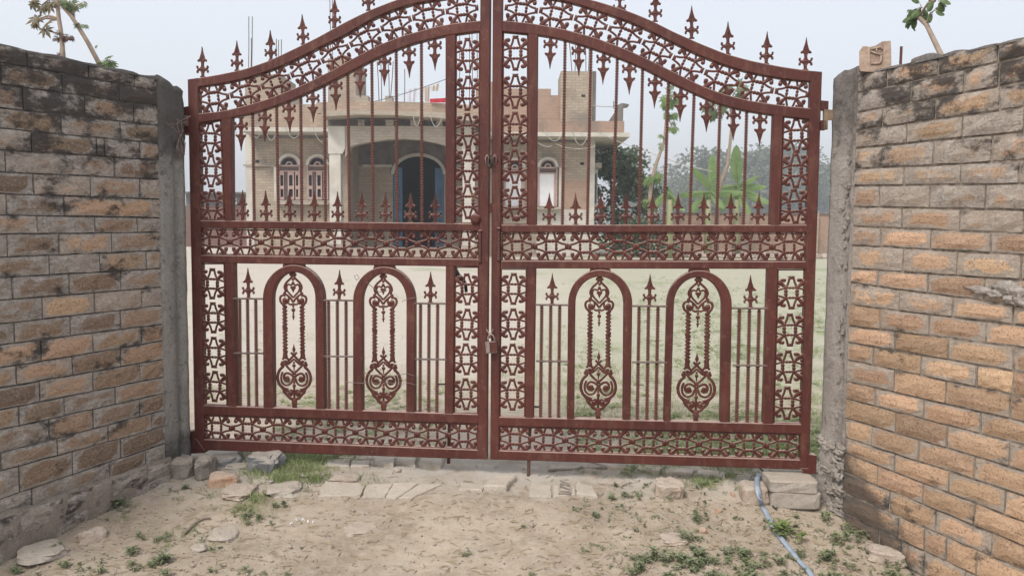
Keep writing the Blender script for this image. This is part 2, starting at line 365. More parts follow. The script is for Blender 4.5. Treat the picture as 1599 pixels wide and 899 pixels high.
R_j = [(1384, 1463, 1556), (1421, 1503.7, 1557), (1377, 1459, 1558.6), (1415, 1502), (1376, 1456.5, 1547), (1410, 1498.7), (1372, 1450.6, 1538), (1406, 1497, 1597), (1374, 1452, 1546), (1408, 1493.5, 1593.7),
       (1369, 1447, 1535), (1402, 1486.5, 1582), (1372.7, 1448.6, 1538), (1396, 1479, 1581.7), (1361, 1436, 1523.7, 1581), (1394.7, 1476, 1578), (1364.5, 1441, 1530.5), (1397, 1477.7, 1577), (1358.9, 1433, 1521), (1394, 1480, 1570),
       (1366.6, 1439.6, 1521.8), (1385.6, 1459, 1549), (1400.8, 1442, 1476, 1524), (1368.5, 1405, 1442, 1507), (1390, 1450, 1520), (1380, 1440, 1510)]
def lcol(i, s, n):
    f = i / n
    ex = R.uniform(.08, .5) + (.14 if f > .5 else 0); hue = max(0, min(1, R.gauss(.13, .12))) + (.42 if .2 < f < .62 and R.random() < .4 else 0)
    if i >= 22: return (R.uniform(-.2, .1), .1, R.uniform(.15, .3))
    return (ex, min(1, hue), max(0, min(1, .40 - 1.0 * f if f < .3 else .10) + R.uniform(-.05, .07) + (.15 if f > .85 else 0)))
def rcol(i, s, n):
    f = i / n
    ex = (R.uniform(.05, .42) if f < .28 else R.uniform(.25, .65) if f < .45 else R.uniform(.35, .95)); hue = min(1, max(0, R.gauss(.6 if f < .25 else .92, .14)))
    st = max(0, .33 - 1.4 * f) + R.uniform(-.05, .05)
    if i >= 21: st += .12
    return (ex, hue, max(0, min(1, st)))
lw, LP, LZ = brick_wall('brick_wall', 'weathered grey-brown brick wall on the left with black stained top courses', L_rows, L_j, LC, LD, LN, 248, 0, lcol, -.005, 1.9)
rw, RP, RZ = brick_wall('brick_wall', 'orange brick wall on the right, sooty at the top and blackened at its foot', R_rows, R_j, RC, RD, RN, 1340, 1599, rcol, .0, 1.9)
# broken top edge of loose mortar on both walls
def crest(root, P, Z, s0, s1, mat, seed):
    mb = MB(); s = s0; n = 60; vs = []; fs = []
    for k in range(n + 1):
        s = s0 + (s1 - s0) * k / n; h = .006 + .010 * max(-.4, fnoise((s * 9, seed, 0), 1, 4)); z = Z(0, s) - .006
        for off, dz in ((-.004, -.004), (-.008, h), (-.07, h * 1.3), (-.15, h), (-.2, -.004)): vs.append(P(s, z + dz, off))
    for k in range(n):
        for j in range(4): a = k * 5 + j; fs.append((a, a + 1, a + 6, a + 5))
    mb.add(vs, fs); mb.build('mortar_crest', mat, root)
crest(lw, LP, LZ, -.005, 1.9, CONC_L, 2); crest(rw, RP, RZ, 0, 1.9, CONC_R, 5)
# plastered plinth ledge at the foot of the left wall
def slab_sheet(root, name, mat, S, pro, seed, amp=.008):
    """a rough plaster band: S(k) gives (s, ztop, zbot), pro = how far it stands out"""
    mb = MB(); n = 50; m = 9; vs = []; fs = []
    for k in range(n + 1):
        s, zt, zb = S(k / n)
        for j in range(m):
            v = j / (m - 1); z = zt + (zb - zt) * max(0, (v - .2) / .8); o = pro * min(1, v / .2)
            z += .012 * fnoise((s * 7, v * 3, seed), 1, 3) * (1 if j < 3 else .2)
            vs.append(LP(s, z, -.01 + o + (amp * fnoise((s * 9, z * 9, seed), 1, 4) if j else 0)))
    for k in range(n):
        for j in range(m - 1): a = k * m + j; fs.append((a, a + m, a + m + 1, a + 1))
    mb.add(vs, fs); return mb.build(name, mat, root, True)
slab_sheet(lw, 'plastered_plinth', mat_concrete('plinth_plaster', (.33, .285, .235), (.24, .205, .17), (.10, .085, .07), .3, 0), lambda u: (-.02 + 1.92 * u, LZ(22, -.02 + 1.92 * u) + .008, -.52), .034, 3, .02)
# lump of pale mortar squeezed over the right wall
def lump(mb, c, rx, ry, rz, Nn, seed, nu=14, nv=9, amp=.35):
    c = Vector(c); t = Nn.cross(Vector((0, 0, 1))).normalized(); vs = []; fs = []
    for j in range(nv + 1):
        ph = math.pi * j / nv
        for i in range(nu):
            a = 2 * math.pi * i / nu; d = Vector((math.sin(ph) * math.cos(a), math.sin(ph) * math.sin(a), math.cos(ph)))
            k = 1 + amp * fnoise(d * 1.8 + Vector((seed, 0, 0)), 1, 4)
            vs.append(c + t * d.x * rx * k + Nn * d.y * ry * k + Vector((0, 0, 1)) * d.z * rz * k)
    for j in range(nv):
        for i in range(nu): l = (i + 1) % nu; fs.append((j * nu + i, j * nu + l, (j + 1) * nu + l, (j + 1) * nu + i))
    mb.add(vs, fs)
mb = MB(); PALE = simple('pale_mortar', (.42, .38, .34), (.24, .21, .185), 30, .95, .8, .012)
for x, y, rx, rz, d in ((1572, 450, .045, .022, 1), (1590, 457, .04, .02, 2), (1556, 459, .03, .016, 3), (1596, 470, .03, .018, 4), (1530, 452, .05, .012, 5), (1580, 468, .03, .015, 6)):
    s, z = sz(x, y, RC, RD, RN); lump(mb, RP(s, z, .0), rx, .012 if d != 5 else .006, rz, RN, d * 3.7, 20, 12, .8)
mb.build('mortar_lump', PALE, rw, True)
# ------------------------------------------------------------------ concrete gate pillars
def rough_column(name, label, plan, z0, topf, mat, seed, amp, crumble, cat='concrete pillar', du=.018, dz=.03):
    """plan: corners in order; walls subdivided and roughened; crumble(u, side, z) extra inward amount"""
    root = thing(name, label, cat, (plan[0].x, plan[0].y, -.05)); WORLD[root.name] = root.location.copy()
    mb = MB(); ring = []
    for i in range(len(plan)):
        a, b = plan[i], plan[(i + 1) % len(plan)]; L = (b - a).length; n = max(2, int(L / du)); nn = (b - a).cross(Vector((0, 0, 1))).normalized()
        for k in range(n): ring.append((a.lerp(b, k / n), nn, k / n, i))
    m = 62; vs = []; fs = []; nr = len(ring)
    for j in range(m + 1):
        for p, nn, u, i in ring:
            zt = topf(p); z = z0 + (zt - z0) * j / m
            e = min(u, 1 - u) < .02
            d = amp * fnoise((p.x * 11, p.y * 11, z * 9 + seed), 1, 5) + crumble(u, i, z, p)
            q = p + nn * (d - (.006 if e else 0)); vs.append((q.x, q.y, z + (.012 * fnoise((p.x * 30, p.y * 30, seed), 1, 3) if j == m else 0)))
    for j in range(m):
        for k in range(nr): l = (k + 1) % nr; fs.append((j * nr + k, j * nr + l, (j + 1) * nr + l, (j + 1) * nr + k))
    fs.append(tuple(m * nr + k for k in range(nr))); mb.add(vs, fs)
    mb.build('shaft', mat, root, True); return root
lp = rough_column('concrete_pillar', 'dark weathered concrete gate pillar with a vertical crack between left brick wall and gate', [LC, LC + LD * .155, LC + LD * .155 - LN * .24, LC - LN * .24], -.15,
    lambda p: LZ(0, 0) + .012 - .05 * max(0, (p - LC).dot(LD)) / .155 * 1.0, CONC_L, 4, .0045,
    lambda u, i, z, p: (-.022 * max(0, 1 - abs(u - .62 - .015 * math.sin(z * 9)) / .07) if i == 0 and z < 1.62 else 0) + (.012 * fnoise((p.x * 30, p.y * 30, z * 24), 1, 3) if z > 1.58 or z < .2 else 0))
rp = rough_column('concrete_pillar', 'pale concrete gate pillar with crumbling edge beside the right brick wall', [RC + RD * .150, RC + RD * .0, RC - RN * .24, RC + RD * .150 - RN * .24], -.2,
    lambda p: RZ(0, 0) + .035 - .03 * max(0, (p - RC).dot(RD)) / .15, CONC_R, 9, .004,
    lambda u, i, z, p: ((.016 * fnoise((p.x * 26, p.y * 26, z * 20), 1, 4) - .012 if .50 < u < .80 else -.014 if u >= .80 else 0) if i == 0 else 0) + ((.028 * fnoise((p.x * 16, p.y * 16, z * 15), 1, 5) + .006) if z < .26 else 0) + ((.02 * fnoise((p.x * 20, p.y * 20, z * 20), 1, 4)) if 1.30 < z < 1.40 else 0))

# ------------------------------------------------------------------ the gate
GL = Vector(((298 - IW / 2) / FPX * 4.02, 4.02, 0)); GR = Vector(((1277 - IW / 2) / FPX * 3.72, 3.72, 0))
GU = (GR - GL).normalized(); GN = Vector((GU.y, -GU.x, 0)); UP = Vector((0, 0, 1))
def G(px, py, off=0.0): return on_plane(px, py, GL + GN * off, GN)
def GP(p0, p1): return (G(*p1) - G(*p0))
def lerp_tab(tab, x):
    if x <= tab[0][0]: a, b = tab[0], tab[1]
    elif x >= tab[-1][0]: a, b = tab[-2], tab[-1]
    else:
        for a, b in zip(tab, tab[1:]):
            if a[0] <= x <= b[0]: break
    return a[1] + (b[1] - a[1]) * (x - a[0]) / (b[0] - a[0])
def smooth_tab(tab, x, d=9): return (lerp_tab(tab, x - d) + 2 * lerp_tab(tab, x) + lerp_tab(tab, x + d)) / 4
def ribbon(name, A, B, depth, parent, off=0.0, ch=.0035, mat=None, mb=None):
    """a rectangular tube whose front face lies between two traced edges, arrises rounded"""
    own = mb is None; mb = mb or MB(); n = len(A); vs = []; fs = []
    for a, b in zip(A, B):
        a = G(*a, off); b = G(*b, off); t = (b - a).normalized()
        vs += [a - GN * depth, a - GN * ch, a + t * ch, b - t * ch, b - GN * ch, b - GN * depth]
    for i in range(n - 1):
        for k in range(6): l = (k + 1) % 6; fs.append((i * 6 + k, i * 6 + l, i * 6 + 6 + l, i * 6 + 6 + k))
    fs.append(tuple(range(5, -1, -1))); fs.append(tuple((n - 1) * 6 + k for k in range(6)))
    mb.add(vs, fs)
    if own: return mb.build(name, mat or RED, parent)
def bar(name, p0, p1, q0, q1, parent, depth=.040, off=0.0, **k):   # p0-p1 one long edge, q0-q1 the other
    return ribbon(name, [p0, p1], [q0, q1], depth, parent, off, **k)
# shared castings, built lying in the local x (along), y (across), z (towards the viewer)
def local_mesh(name, mb, mat, smooth=True):
    me = bpy.data.meshes.new(name); me.from_pydata([tuple(v) for v in mb.v], [], mb.f); me.validate(); me.materials.append(mat)
    if smooth: me.polygons.foreach_set('use_smooth', [True] * len(me.polygons))
    return me
def tb(mb, pts, r, n=6, flat=1.0): tube(mb, [(p[0], p[1], p[2] if len(p) > 2 else 0) for p in pts], r, n, nrm=Vector((0, 0, 1)), flat=flat)
def spline(pts, k=4):
    P_ = [Vector((p[0], p[1], 0)) for p in pts]; out = []
    for i in range(len(P_) - 1):
        a, b, c, d = P_[max(i - 1, 0)], P_[i], P_[i + 1], P_[min(i + 2, len(P_) - 1)]
        for j in range(k):
            t = j / k; out.append(.5 * ((2 * b) + (c - a) * t + (2 * a - 5 * b + 4 * c - d) * t * t + (3 * b - a - 3 * c + d) * t ** 3))
    out.append(P_[-1]); return out
def star_mesh():
    mb = MB(); S = .01                                   # unit: 1.57 long, 1.30 across
    def c(u, v): return (u * S, v * S)
    for su in (1, -1):
        prism(mb, [Vector((su * 126 * S, -24 * S, .075)), Vector((su * 157 * S, -29 * S, .075)), Vector((su * 157 * S, 29 * S, .075)), Vector((su * 126 * S, 24 * S, .075))][::su], Vector((0, 0, -.15)))
        tb(mb, [c(su * 47, -50), c(su * 47, 50)], 0.104, 6)
        for v in (-15, 15): ball(mb, (su * 47 * S, v * S, .04), .16, 7, 5)
        for sv in (1, -1):
            tb(mb, spline([c(su * 134, sv * 22), c(su * 110, sv * 25), c(su * 78, sv * 36), c(su * 48, sv * 52)], 3), 0.107, 6)
            tb(mb, spline([c(su * 46, sv * 52), c(su * 42, sv * 70), c(su * 36, sv * 92), c(su * 24, sv * 132)], 2), 0.107, 6)
            tb(mb, spline([c(su * 50, sv * 52), c(su * 64, sv * 68), c(su * 82, sv * 88), c(su * 96, sv * 108), c(su * 104, sv * 132)], 2), [.12, .14, .16, .18, .21, .24, .25, .24, .22], 6, .7)
            tb(mb, spline([c(su * 84, sv * 92), c(su * 106, sv * 98), c(su * 124, sv * 88), c(su * 126, sv * 72)], 2), [.10, .12, .13, .12, .11, .10, .09], 6)
            ball(mb, (su * 119 * S, sv * 68 * S, .03), .21, 8, 5)
            tb(mb, [c(su * 96, sv * 118), c(su * 126, sv * 126)], [.16, .10], 6, .6)
            ball(mb, (su * 58 * S, sv * 116 * S, .02), .125, 6, 4); tb(mb, [c(su * 58, sv * 116), c(su * 72, sv * 130)], [.08, .10], 5)
            ball(mb, (su * 49 * S, sv * 52 * S, .02), .185, 7, 5)
    for sv in (1, -1):
        tb(mb, [c(50, sv * 50), c(-50, sv * 50)], 0.128, 6)
        for u in (-15, 15): ball(mb, (u * S, sv * 51 * S, .04), .20, 7, 5)
    return local_mesh('star_casting', mb, RED)
STAR = star_mesh()
def place(me, name, parent, c, U, V, su, sv, sn=None, off=0.0):
    """object whose local x runs along U (scaled su), y along V (sv)"""
    o = bpy.data.objects.new(name, me); link(o, parent); U = U.normalized(); W_ = U.cross(V).normalized()
    if W_.dot(GN) < 0: W_ = -W_
    V2 = W_.cross(U).normalized()
    if V2.dot(V) < 0: V2 = -V2; W_ = W_
    m = Matrix((U, V2, U.cross(V2))).transposed().to_4x4() @ Matrix.Rotation(math.radians(R.gauss(0, 1.3)), 4, 'Z'); loc = c + GN * off - WORLD[parent.name]
    o.matrix_local = Matrix.Translation(loc) @ m @ Matrix.Diagonal((su, sv, sn or (su + sv) / 2, 1)); return o
def star(parent, cx, cy, dux, duy, dvx, dvy, name='star_casting'):
    """centre pixel, pixel half-vector along the tongues, pixel half-vector across"""
    c = G(cx, cy, -.014); U = GP((cx - dux, cy - duy), (cx + dux, cy + duy)) / 2; V = GP((cx - dvx, cy - dvy), (cx + dvx, cy + dvy)) / 2
    return place(STAR, name, parent, c, U, V, U.length / 1.57, V.length / 1.30, .034)
def spear_mesh():
    H = [(0, 0), (3.5, 12), (7, 38), (13, 66), (21, 92), (27, 112), (35, 120), (42, 126), (46, 137), (40, 147), (31, 146), (24, 142), (15, 152), (13, 172), (15, 190), (24, 203), (36, 206), (43, 199), (43, 188), (52, 182), (61, 192), (60, 208),
         (49, 220), (60, 230), (61, 246), (52, 256), (43, 250), (43, 240), (34, 232), (22, 238), (15, 252), (14, 282), (25, 287), (25, 297), (0, 297)]
    mb = MB(); S = 1 / 297.0; pts = [(x * S, (297 - y) * S) for x, y in H]; n = len(pts)
    fr = [(x, y) for x, y in pts] + [(-x, y) for x, y in pts[-2:0:-1]]; m = len(fr); th = .035
    ins = []
    for i in range(m):
        p, q, r = Vector(fr[i - 1]), Vector(fr[i]), Vector(fr[(i + 1) % m]); d = (r - p); d = Vector((d.y, -d.x)).normalized(); 
        ins.append(q - d * .013 if True else q)
    # outline runs clockwise seen from the front: make sure the inset goes inwards
    vs = [(x, y, 0) for x, y in fr] + [(v.x, v.y, .03) for v in ins] + [(x, y, -th) for x, y in fr]
    area = sum(fr[i][0] * fr[(i + 1) % m][1] - fr[(i + 1) % m][0] * fr[i][1] for i in range(m))
    if area < 0:
        ins = [Vector(fr[i]) * 2 - ins[i] for i in range(m)]
        vs = [(x, y, 0) for x, y in fr] + [(v.x, v.y, .03) for v in ins] + [(x, y, -th) for x, y in fr]
    fs = []
    for i in range(m): j = (i + 1) % m; fs.append((i, j, m + j, m + i)); fs.append((2 * m + i, 2 * m + j, j, i))
    bm = bmesh.new(); bv = [bm.verts.new(v) for v in vs]
    for f in fs: bm.faces.new([bv[k] for k in f])
    for base in (m, 2 * m):
        for tri in tessellate_polygon([[Vector((v[0], v[1], 0)) for v in vs[base:base + m]]]): bm.faces.new([bv[base + k] for k in tri])
    bmesh.ops.recalc_face_normals(bm, faces=bm.faces)
    t = MB(); bm.verts.index_update(); t.v = [v.co[:] for v in bm.verts]; t.f = [tuple(v.index for v in f.verts) for f in bm.faces]
    ball(t, (0, 80 * S, .03), .028, 6, 4); ball(t, (0, (297 - 106) * S, .03), .03, 6, 4)
    for sx in (1, -1):
        ball(t, (sx * 40 * S, (297 - 137) * S, .012), .034, 6, 4)
        for y in (193, 246): ball(t, (sx * 52 * S, (297 - y) * S, .012), .036, 6, 4)
        tb(t, [(sx * 6 * S, (297 - 218) * S, .02), (sx * 42 * S, (297 - 219) * S, .02)], .022, 5)
    tb(t, [(0, 297 * S, .0), (0, (297 - 60) * S, .03), (0, (297 - 100) * S, .045)], [.004, .012, .02], 5)
    return local_mesh('spearhead', t, RED, False)
SPEAR = spear_mesh()
def spear(parent, x, ytip, ybase, down=False, name='spearhead', wide=1.0):
    a = G(x, ybase, -.012); b = G(x, ytip, -.012); H = (b - a).length; V = UP * (-1 if down else 1)
    o = bpy.data.objects.new(name, SPEAR); link(o, parent)
    U = GU * (-1 if down else 1); m = Matrix((U, V, GN)).transposed().to_4x4() @ Matrix.Rotation(math.radians(R.gauss(0, .9)), 4, 'Z')
    o.matrix_local = Matrix.Translation(a - WORLD[parent.name]) @ m @ Matrix.Diagonal((H * 1.02 * wide, H, .14, 1)); return o
def rod_mesh(n, tw=False):
    """ribbed reinforcing bar, one unit long along local y, n ribs"""
    mb = MB(); prof = []
    for i in range(n): prof += [(.70, (i + .05) / n), (.70, (i + .38) / n), (1.12, (i + .50) / n), (1.12, (i + .90) / n)]
    vs = []; fs = []; k_ = 7
    for r, z in prof:
        for k in range(k_): a = 2 * math.pi * k / k_; vs.append((r * math.cos(a), z, r * math.sin(a)))
    for i in range(len(prof) - 1):
        for k in range(k_): l = (k + 1) % k_; fs.append((i * k_ + k, (i + 1) * k_ + k, (i + 1) * k_ + l, i * k_ + l))
    mb.add(vs, fs); return local_mesh('ribbed_rod', mb, ROD, False)
RODS = {}
def rod(parent, xt, yt, xb, yb, r=.0080, name='ribbed_rod', off=-.018):
    a = G(xb, yb, off); b = G(xt, yt, off); L = (b - a).length; n = max(6, int(round(L / .0132)))
    if n not in RODS: RODS[n] = rod_mesh(n)
    o = bpy.data.objects.new(name, RODS[n]); link(o, parent); V = (b - a).normalized(); U = V.cross(GN).normalized(); W_ = U.cross(V)
    o.matrix_local = Matrix.Translation(a - WORLD[parent.name]) @ Matrix((U, V, W_)).transposed().to_4x4() @ Matrix.Diagonal((r, L, r, 1)); return o
def panel_frame(parent, c, w=1.8):
    """thin flat-bar lining round an opening; c = corners (tl, tr, br, bl) in pixels"""
    mb = MB(); cx = sum(p[0] for p in c) / 4; cy = sum(p[1] for p in c) / 4
    ins = [(p[0] + (w if p[0] < cx else -w), p[1] + (w if p[1] < cy else -w)) for p in c]
    for i in range(4): j = (i + 1) % 4; ribbon('', [c[i], c[j]], [ins[i], ins[j]], .018, None, -.010, .001, mb=mb)
    return mb.build('panel_lining', RED, parent)
# ---- ornamental baluster, traced in the photograph's own proportions
def baluster_mesh():
    mb = MB(); S = .01
    def q(x, y): return (x * S, -y * S)
    def both(pts, r, k=4, n=5):
        for s in (1, -1): tb(mb, spline([q(s * x, y) for x, y in pts], k), r, n)
    def B(x, y, r, z=.02): ball(mb, (x * S, -y * S, z), r * S, 7, 5)
    def BB(x, y, r): B(x, y, r); B(-x, y, r)
    prism(mb, [Vector((-14 * S, -52 * S, .09)), Vector((-14 * S, -84 * S, .09)), Vector((14 * S, -84 * S, .09)), Vector((14 * S, -52 * S, .09))], Vector((0, 0, -.18)))
    BB(13, 70, 11); B(0, 100, 9)
    both([(4, 84), (22, 100), (42, 120), (52, 145), (46, 168), (56, 188), (48, 196)], 0.076)       # ogee
    both([(0, 112), (10, 132), (30, 128), (40, 145), (34, 168), (14, 190), (0, 206)], 0.063)        # heart loop
    BB(7, 146, 11); B(0, 156, 11); tb(mb, [q(0, 160), q(0, 176)], [.08, .02], 5)
    both([(60, 176), (30, 196), (14, 212), (0, 232)], 0.071)
    both([(50, 192), (72, 196), (80, 216), (70, 240), (48, 248)], 0.076)
    both([(28, 200), (28, 222), (40, 240), (58, 234), (60, 216), (46, 208)], 0.067); BB(47, 222, 15)
    both([(30, 240), (14, 246), (0, 240)], 0.067)
    for y, r in ((256, 8), (278, 13), (300, 7), (316, 9), (332, 4)): B(0, y, r)
    tb(mb, [q(0, 240), q(0, 334)], .045, 5)
    for s in (1, -1):                                                                                 # twisted columns
        x = s * 53; prof = []; y = 250
        while y < 532:
            k = (y - 250) % 20
            prof.append((10.5 + 7.0 * (5 <= k < 15), y)); y += 5
        prof = [(16, 250), (16, 262)] + prof[3:26] + [(17, 376), (17, 388)] + prof[28:-3] + [(16, 520), (13, 532), (15, 545), (17, 560)]
        vs = []; fs = []; n = 7
        for i, (r, y) in enumerate(prof):
            for k in range(n):
                a = 2 * math.pi * k / n; rr = r * S; sh = 5.5 * math.cos(a) * S * s
                vs.append((x * S + rr * math.cos(a), -y * S + sh, rr * math.sin(a)))
        for i in range(len(prof) - 1):
            for k in range(n): l = (k + 1) % n; fs.append((i * n + k, i * n + l, (i + 1) * n + l, (i + 1) * n + k))
        mb.add(vs, fs)
    tb(mb, [q(0, 478), q(0, 498), q(0, 512), q(0, 530), q(0, 545)], [.012, .06, .11, .03, .06], 6)     # leaf finial
    both([(-18, 528), (0, 546), (26, 572), (50, 600)], 0.076, 3); both([(0, 566), (22, 588), (36, 600)], 0.067, 2)
    both([(70, 572), (60, 560), (38, 566), (32, 586), (46, 602), (66, 596), (72, 580)], 0.076); BB(52, 583, 12)
    both([(70, 590), (76, 602), (66, 612), (86, 632), (99, 662), (100, 692), (88, 722), (62, 742), (36, 750)], 0.095)
    both([(52, 602), (28, 628), (0, 650)], 0.076, 3)
    tb(mb, [q(0, 582), q(0, 640)], [.07, .03], 5); B(0, 606, 12); B(0, 650, 14); B(-14, 640, 9); B(14, 640, 9)
    both([(0, 676), (22, 658), (46, 652), (62, 668), (58, 692), (38, 698), (28, 684)], 0.083); BB(42, 680, 15)
    both([(8, 684), (22, 714), (52, 724), (76, 706), (80, 672), (70, 645)], 0.073)
    tb(mb, [q(-14, 684), q(14, 684)], .07, 5)
    tb(mb, [q(0, 684), q(0, 805)], .07, 5); B(0, 726, 12)
    both([(86, 724), (66, 746), (60, 764), (40, 784), (26, 800), (10, 806)], 0.104)
    both([(60, 742), (40, 760), (16, 752), (10, 772), (24, 786), (38, 776)], 0.073); BB(26, 770, 13)
    prism(mb, [Vector((-16 * S, -800 * S, .08)), Vector((-13 * S, -868 * S, .08)), Vector((13 * S, -868 * S, .08)), Vector((16 * S, -800 * S, .08))], Vector((0, 0, -.16)))
    for y in (812, 830): tb(mb, [q(-18, y), q(18, y)], .06, 5)
    return local_mesh('ornamental_baluster', mb, RED)
BAL = baluster_mesh()
def baluster(parent, x0, y0, x1, y1, half):
    """top pixel, bottom pixel, half width in pixels of the medallion"""
    a = G(x0, y0, -.014); b = G(x1, y1, -.014); L = (b - a).length; o = bpy.data.objects.new('ornamental_baluster', BAL); link(o, parent)
    V = (a - b).normalized(); U = GU; Wd = GP((x1 - half, y1), (x1 + half, y1)).length / 2; s = L / 8.13
    o.matrix_local = Matrix.Translation(a + V * .55 * s - WORLD[parent.name]) @ Matrix((U, V, U.cross(V))).transposed().to_4x4() @ Matrix.Diagonal((Wd / 1.06, s, .037, 1)); return o

# traced edge tables (pixel x -> pixel y)
LT = {'to': [(293, 124.5), (345, 116), (382, 108), (420, 95), (460, 76), (495, 59), (540, 34), (575, 17), (612, 2), (650, -10), (700, -20), (750, -25), (766, -26)],
      'ti': [(293, 138), (345, 131), (395, 119.5), (445, 101), (495, 76), (540, 54), (575, 33), (612, 16), (650, 5), (700, -3), (766, -8)],
      'bo': [(293, 179), (345, 174), (382, 165.5), (420, 154), (470, 134), (520, 109), (550, 92), (587, 72), (625, 57), (675, 43), (712, 36), (766, 31)],
      'bi': [(293, 195), (345, 187), (395, 177), (445, 160.5), (495, 138.5), (540, 115.5), (575, 97), (612, 80), (650, 66.5), (695, 56), (750, 48.5), (766, 47.5)]}
RT = {'to': [(769, -24), (787, -23), (830, -18), (880, -10), (925, 0), (942, 5), (980, 17), (1017, 32), (1050, 49), (1093, 68), (1133, 84), (1173, 95), (1227, 105.5), (1284, 112.5)],
      'ti': [(769, -8), (787, -7), (840, -4.5), (880, 1.5), (905, 8), (942, 20), (980, 33), (1017, 49.5), (1050, 66), (1093, 87), (1133, 102.5), (1173, 114), (1227, 124), (1284, 129)],
      'bo': [(769, 31), (785, 32), (830, 36.5), (880, 45.5), (930, 59), (980, 78), (1017, 95), (1050, 111.5), (1093, 133), (1133, 148), (1173, 157.5), (1227, 165.5), (1284, 170.5)],
      'bi': [(769, 48), (785, 49.5), (840, 54.5), (880, 62), (930, 77.5), (967, 91), (1005, 107), (1050, 131), (1080, 144), (1120, 162), (1160, 172.5), (1206, 180), (1284, 189)]}
def arch_rail(name, T, a, b, x0, x1, parent):
    n = 40; A = []; B = []
    for i in range(n + 1): x = x0 + (x1 - x0) * i / n; A.append((x, smooth_tab(T[a], x))); B.append((x, smooth_tab(T[b], x)))
    return ribbon(name, A, B, .040, parent)
hl = G(298, 700); hr = G(1268, 720)
leafL = thing('gate_leaf', 'left leaf of the dark red wrought iron gate, hung on the dark concrete pillar', 'gate', (hl.x, hl.y, .1), 'the two leaves of the gate')
leafR = thing('gate_leaf', 'right leaf of the dark red wrought iron gate, hung on the pale concrete pillar', 'gate', (hr.x, hr.y, .1), 'the two leaves of the gate')
# --- left leaf frame
bar('hanging_stile', (292.5, 124.5), (304, 703), (309, 122), (319, 703.5), leafL, off=.0015)
bar('meeting_stile', (750, -24.5), (745.5, 716), (766, -26), (760.5, 717), leafL, off=.0015)
arch_rail('arched_top_rail', LT, 'to', 'ti', 308.5, 750.5, leafL); arch_rail('arched_lower_rail', LT, 'bo', 'bi', 308.5, 750.5, leafL)
bar('inner_stile', (345, 186), (351, 345), (361, 183), (362, 345), leafL, off=-.001); bar('inner_stile', (695.5, 57), (695.5, 350), (711, 54), (710, 350), leafL, off=-.001)
bar('middle_rail', (313, 344), (748, 349), (313, 356), (748, 361), leafL); bar('middle_rail', (313, 398), (747.5, 404.5), (313, 410.5), (747.5, 416.5), leafL)
bar('inner_stile', (350.5, 410), (355, 634), (365, 410.5), (369, 635), leafL, off=-.001); bar('inner_stile', (696, 415), (694, 645), (710, 416), (708, 646), leafL, off=-.001)
bar('bottom_rail', (317, 632.5), (746, 646.5), (317, 647.5), (746, 661.5), leafL); bar('bottom_rail', (318, 685.5), (745.8, 702), (318, 702.5), (745.7, 717), leafL)
# --- right leaf frame
bar('meeting_stile', (769.5, -24), (765.5, 717), (785, -23), (779, 717.5), leafR, off=.0015)
bar('hanging_stile', (1266.5, 111), (1249, 731), (1284, 112.5), (1263.5, 734), leafR, off=.0015)
arch_rail('arched_top_rail', RT, 'to', 'ti', 784.5, 1267, leafR); arch_rail('arched_lower_rail', RT, 'bo', 'bi', 784.5, 1267, leafR)
bar('inner_stile', (824.5, 50), (824, 352), (840, 52), (838, 352), leafR, off=-.001); bar('inner_stile', (1207.5, 177), (1202, 352), (1223.5, 179), (1218, 352), leafR, off=-.001)
bar('middle_rail', (783, 351), (1261, 351), (783, 363), (1261, 363), leafR); bar('middle_rail', (783, 407), (1259, 408), (783, 419), (1259, 420), leafR)
bar('inner_stile', (822.5, 418), (820, 652), (837, 418), (833.5, 652.5), leafR, off=-.001); bar('inner_stile', (1198.5, 419), (1191, 663), (1215, 419.5), (1208, 663.5), leafR, off=-.001)
bar('bottom_rail', (779, 650.5), (1252.5, 662), (779, 665), (1252, 677.5), leafR); bar('bottom_rail', (778.5, 703), (1251, 717.5), (778.5, 717.3), (1250, 733), leafR)
for P_, c in ((leafL, [(309.5, 194.5), (345, 187), (350.5, 344), (312, 344)]), (leafL, [(711, 53.5), (749.5, 48.5), (748, 349), (710, 349)]), (leafL, [(312.5, 357), (748.5, 361.5), (748, 404), (313, 397.5)]),
              (leafL, [(313.5, 411), (350.5, 411), (355, 633.5), (317.5, 632.5)]), (leafL, [(709.7, 416.5), (747.5, 416.5), (746.5, 646), (708, 645.5)]), (leafL, [(317.5, 648), (746.2, 662), (746, 701.5), (318.5, 685)]),
              (leafR, [(785, 49.5), (824.5, 53), (824, 351), (783.5, 351)]), (leafR, [(1223.5, 180), (1266, 186.5), (1262, 351), (1218, 351)]), (leafR, [(783.5, 363.5), (1261.5, 363.5), (1260, 407.5), (783, 407)]),
              (leafR, [(781.5, 419.5), (822.5, 419.5), (820, 652), (779.5, 651)]), (leafR, [(1214.5, 420.5), (1258.5, 420.5), (1252.5, 662), (1208, 661)]), (leafR, [(779.5, 665.5), (1252, 678), (1251.2, 717), (779, 702.7)])):
    panel_frame(P_, c)
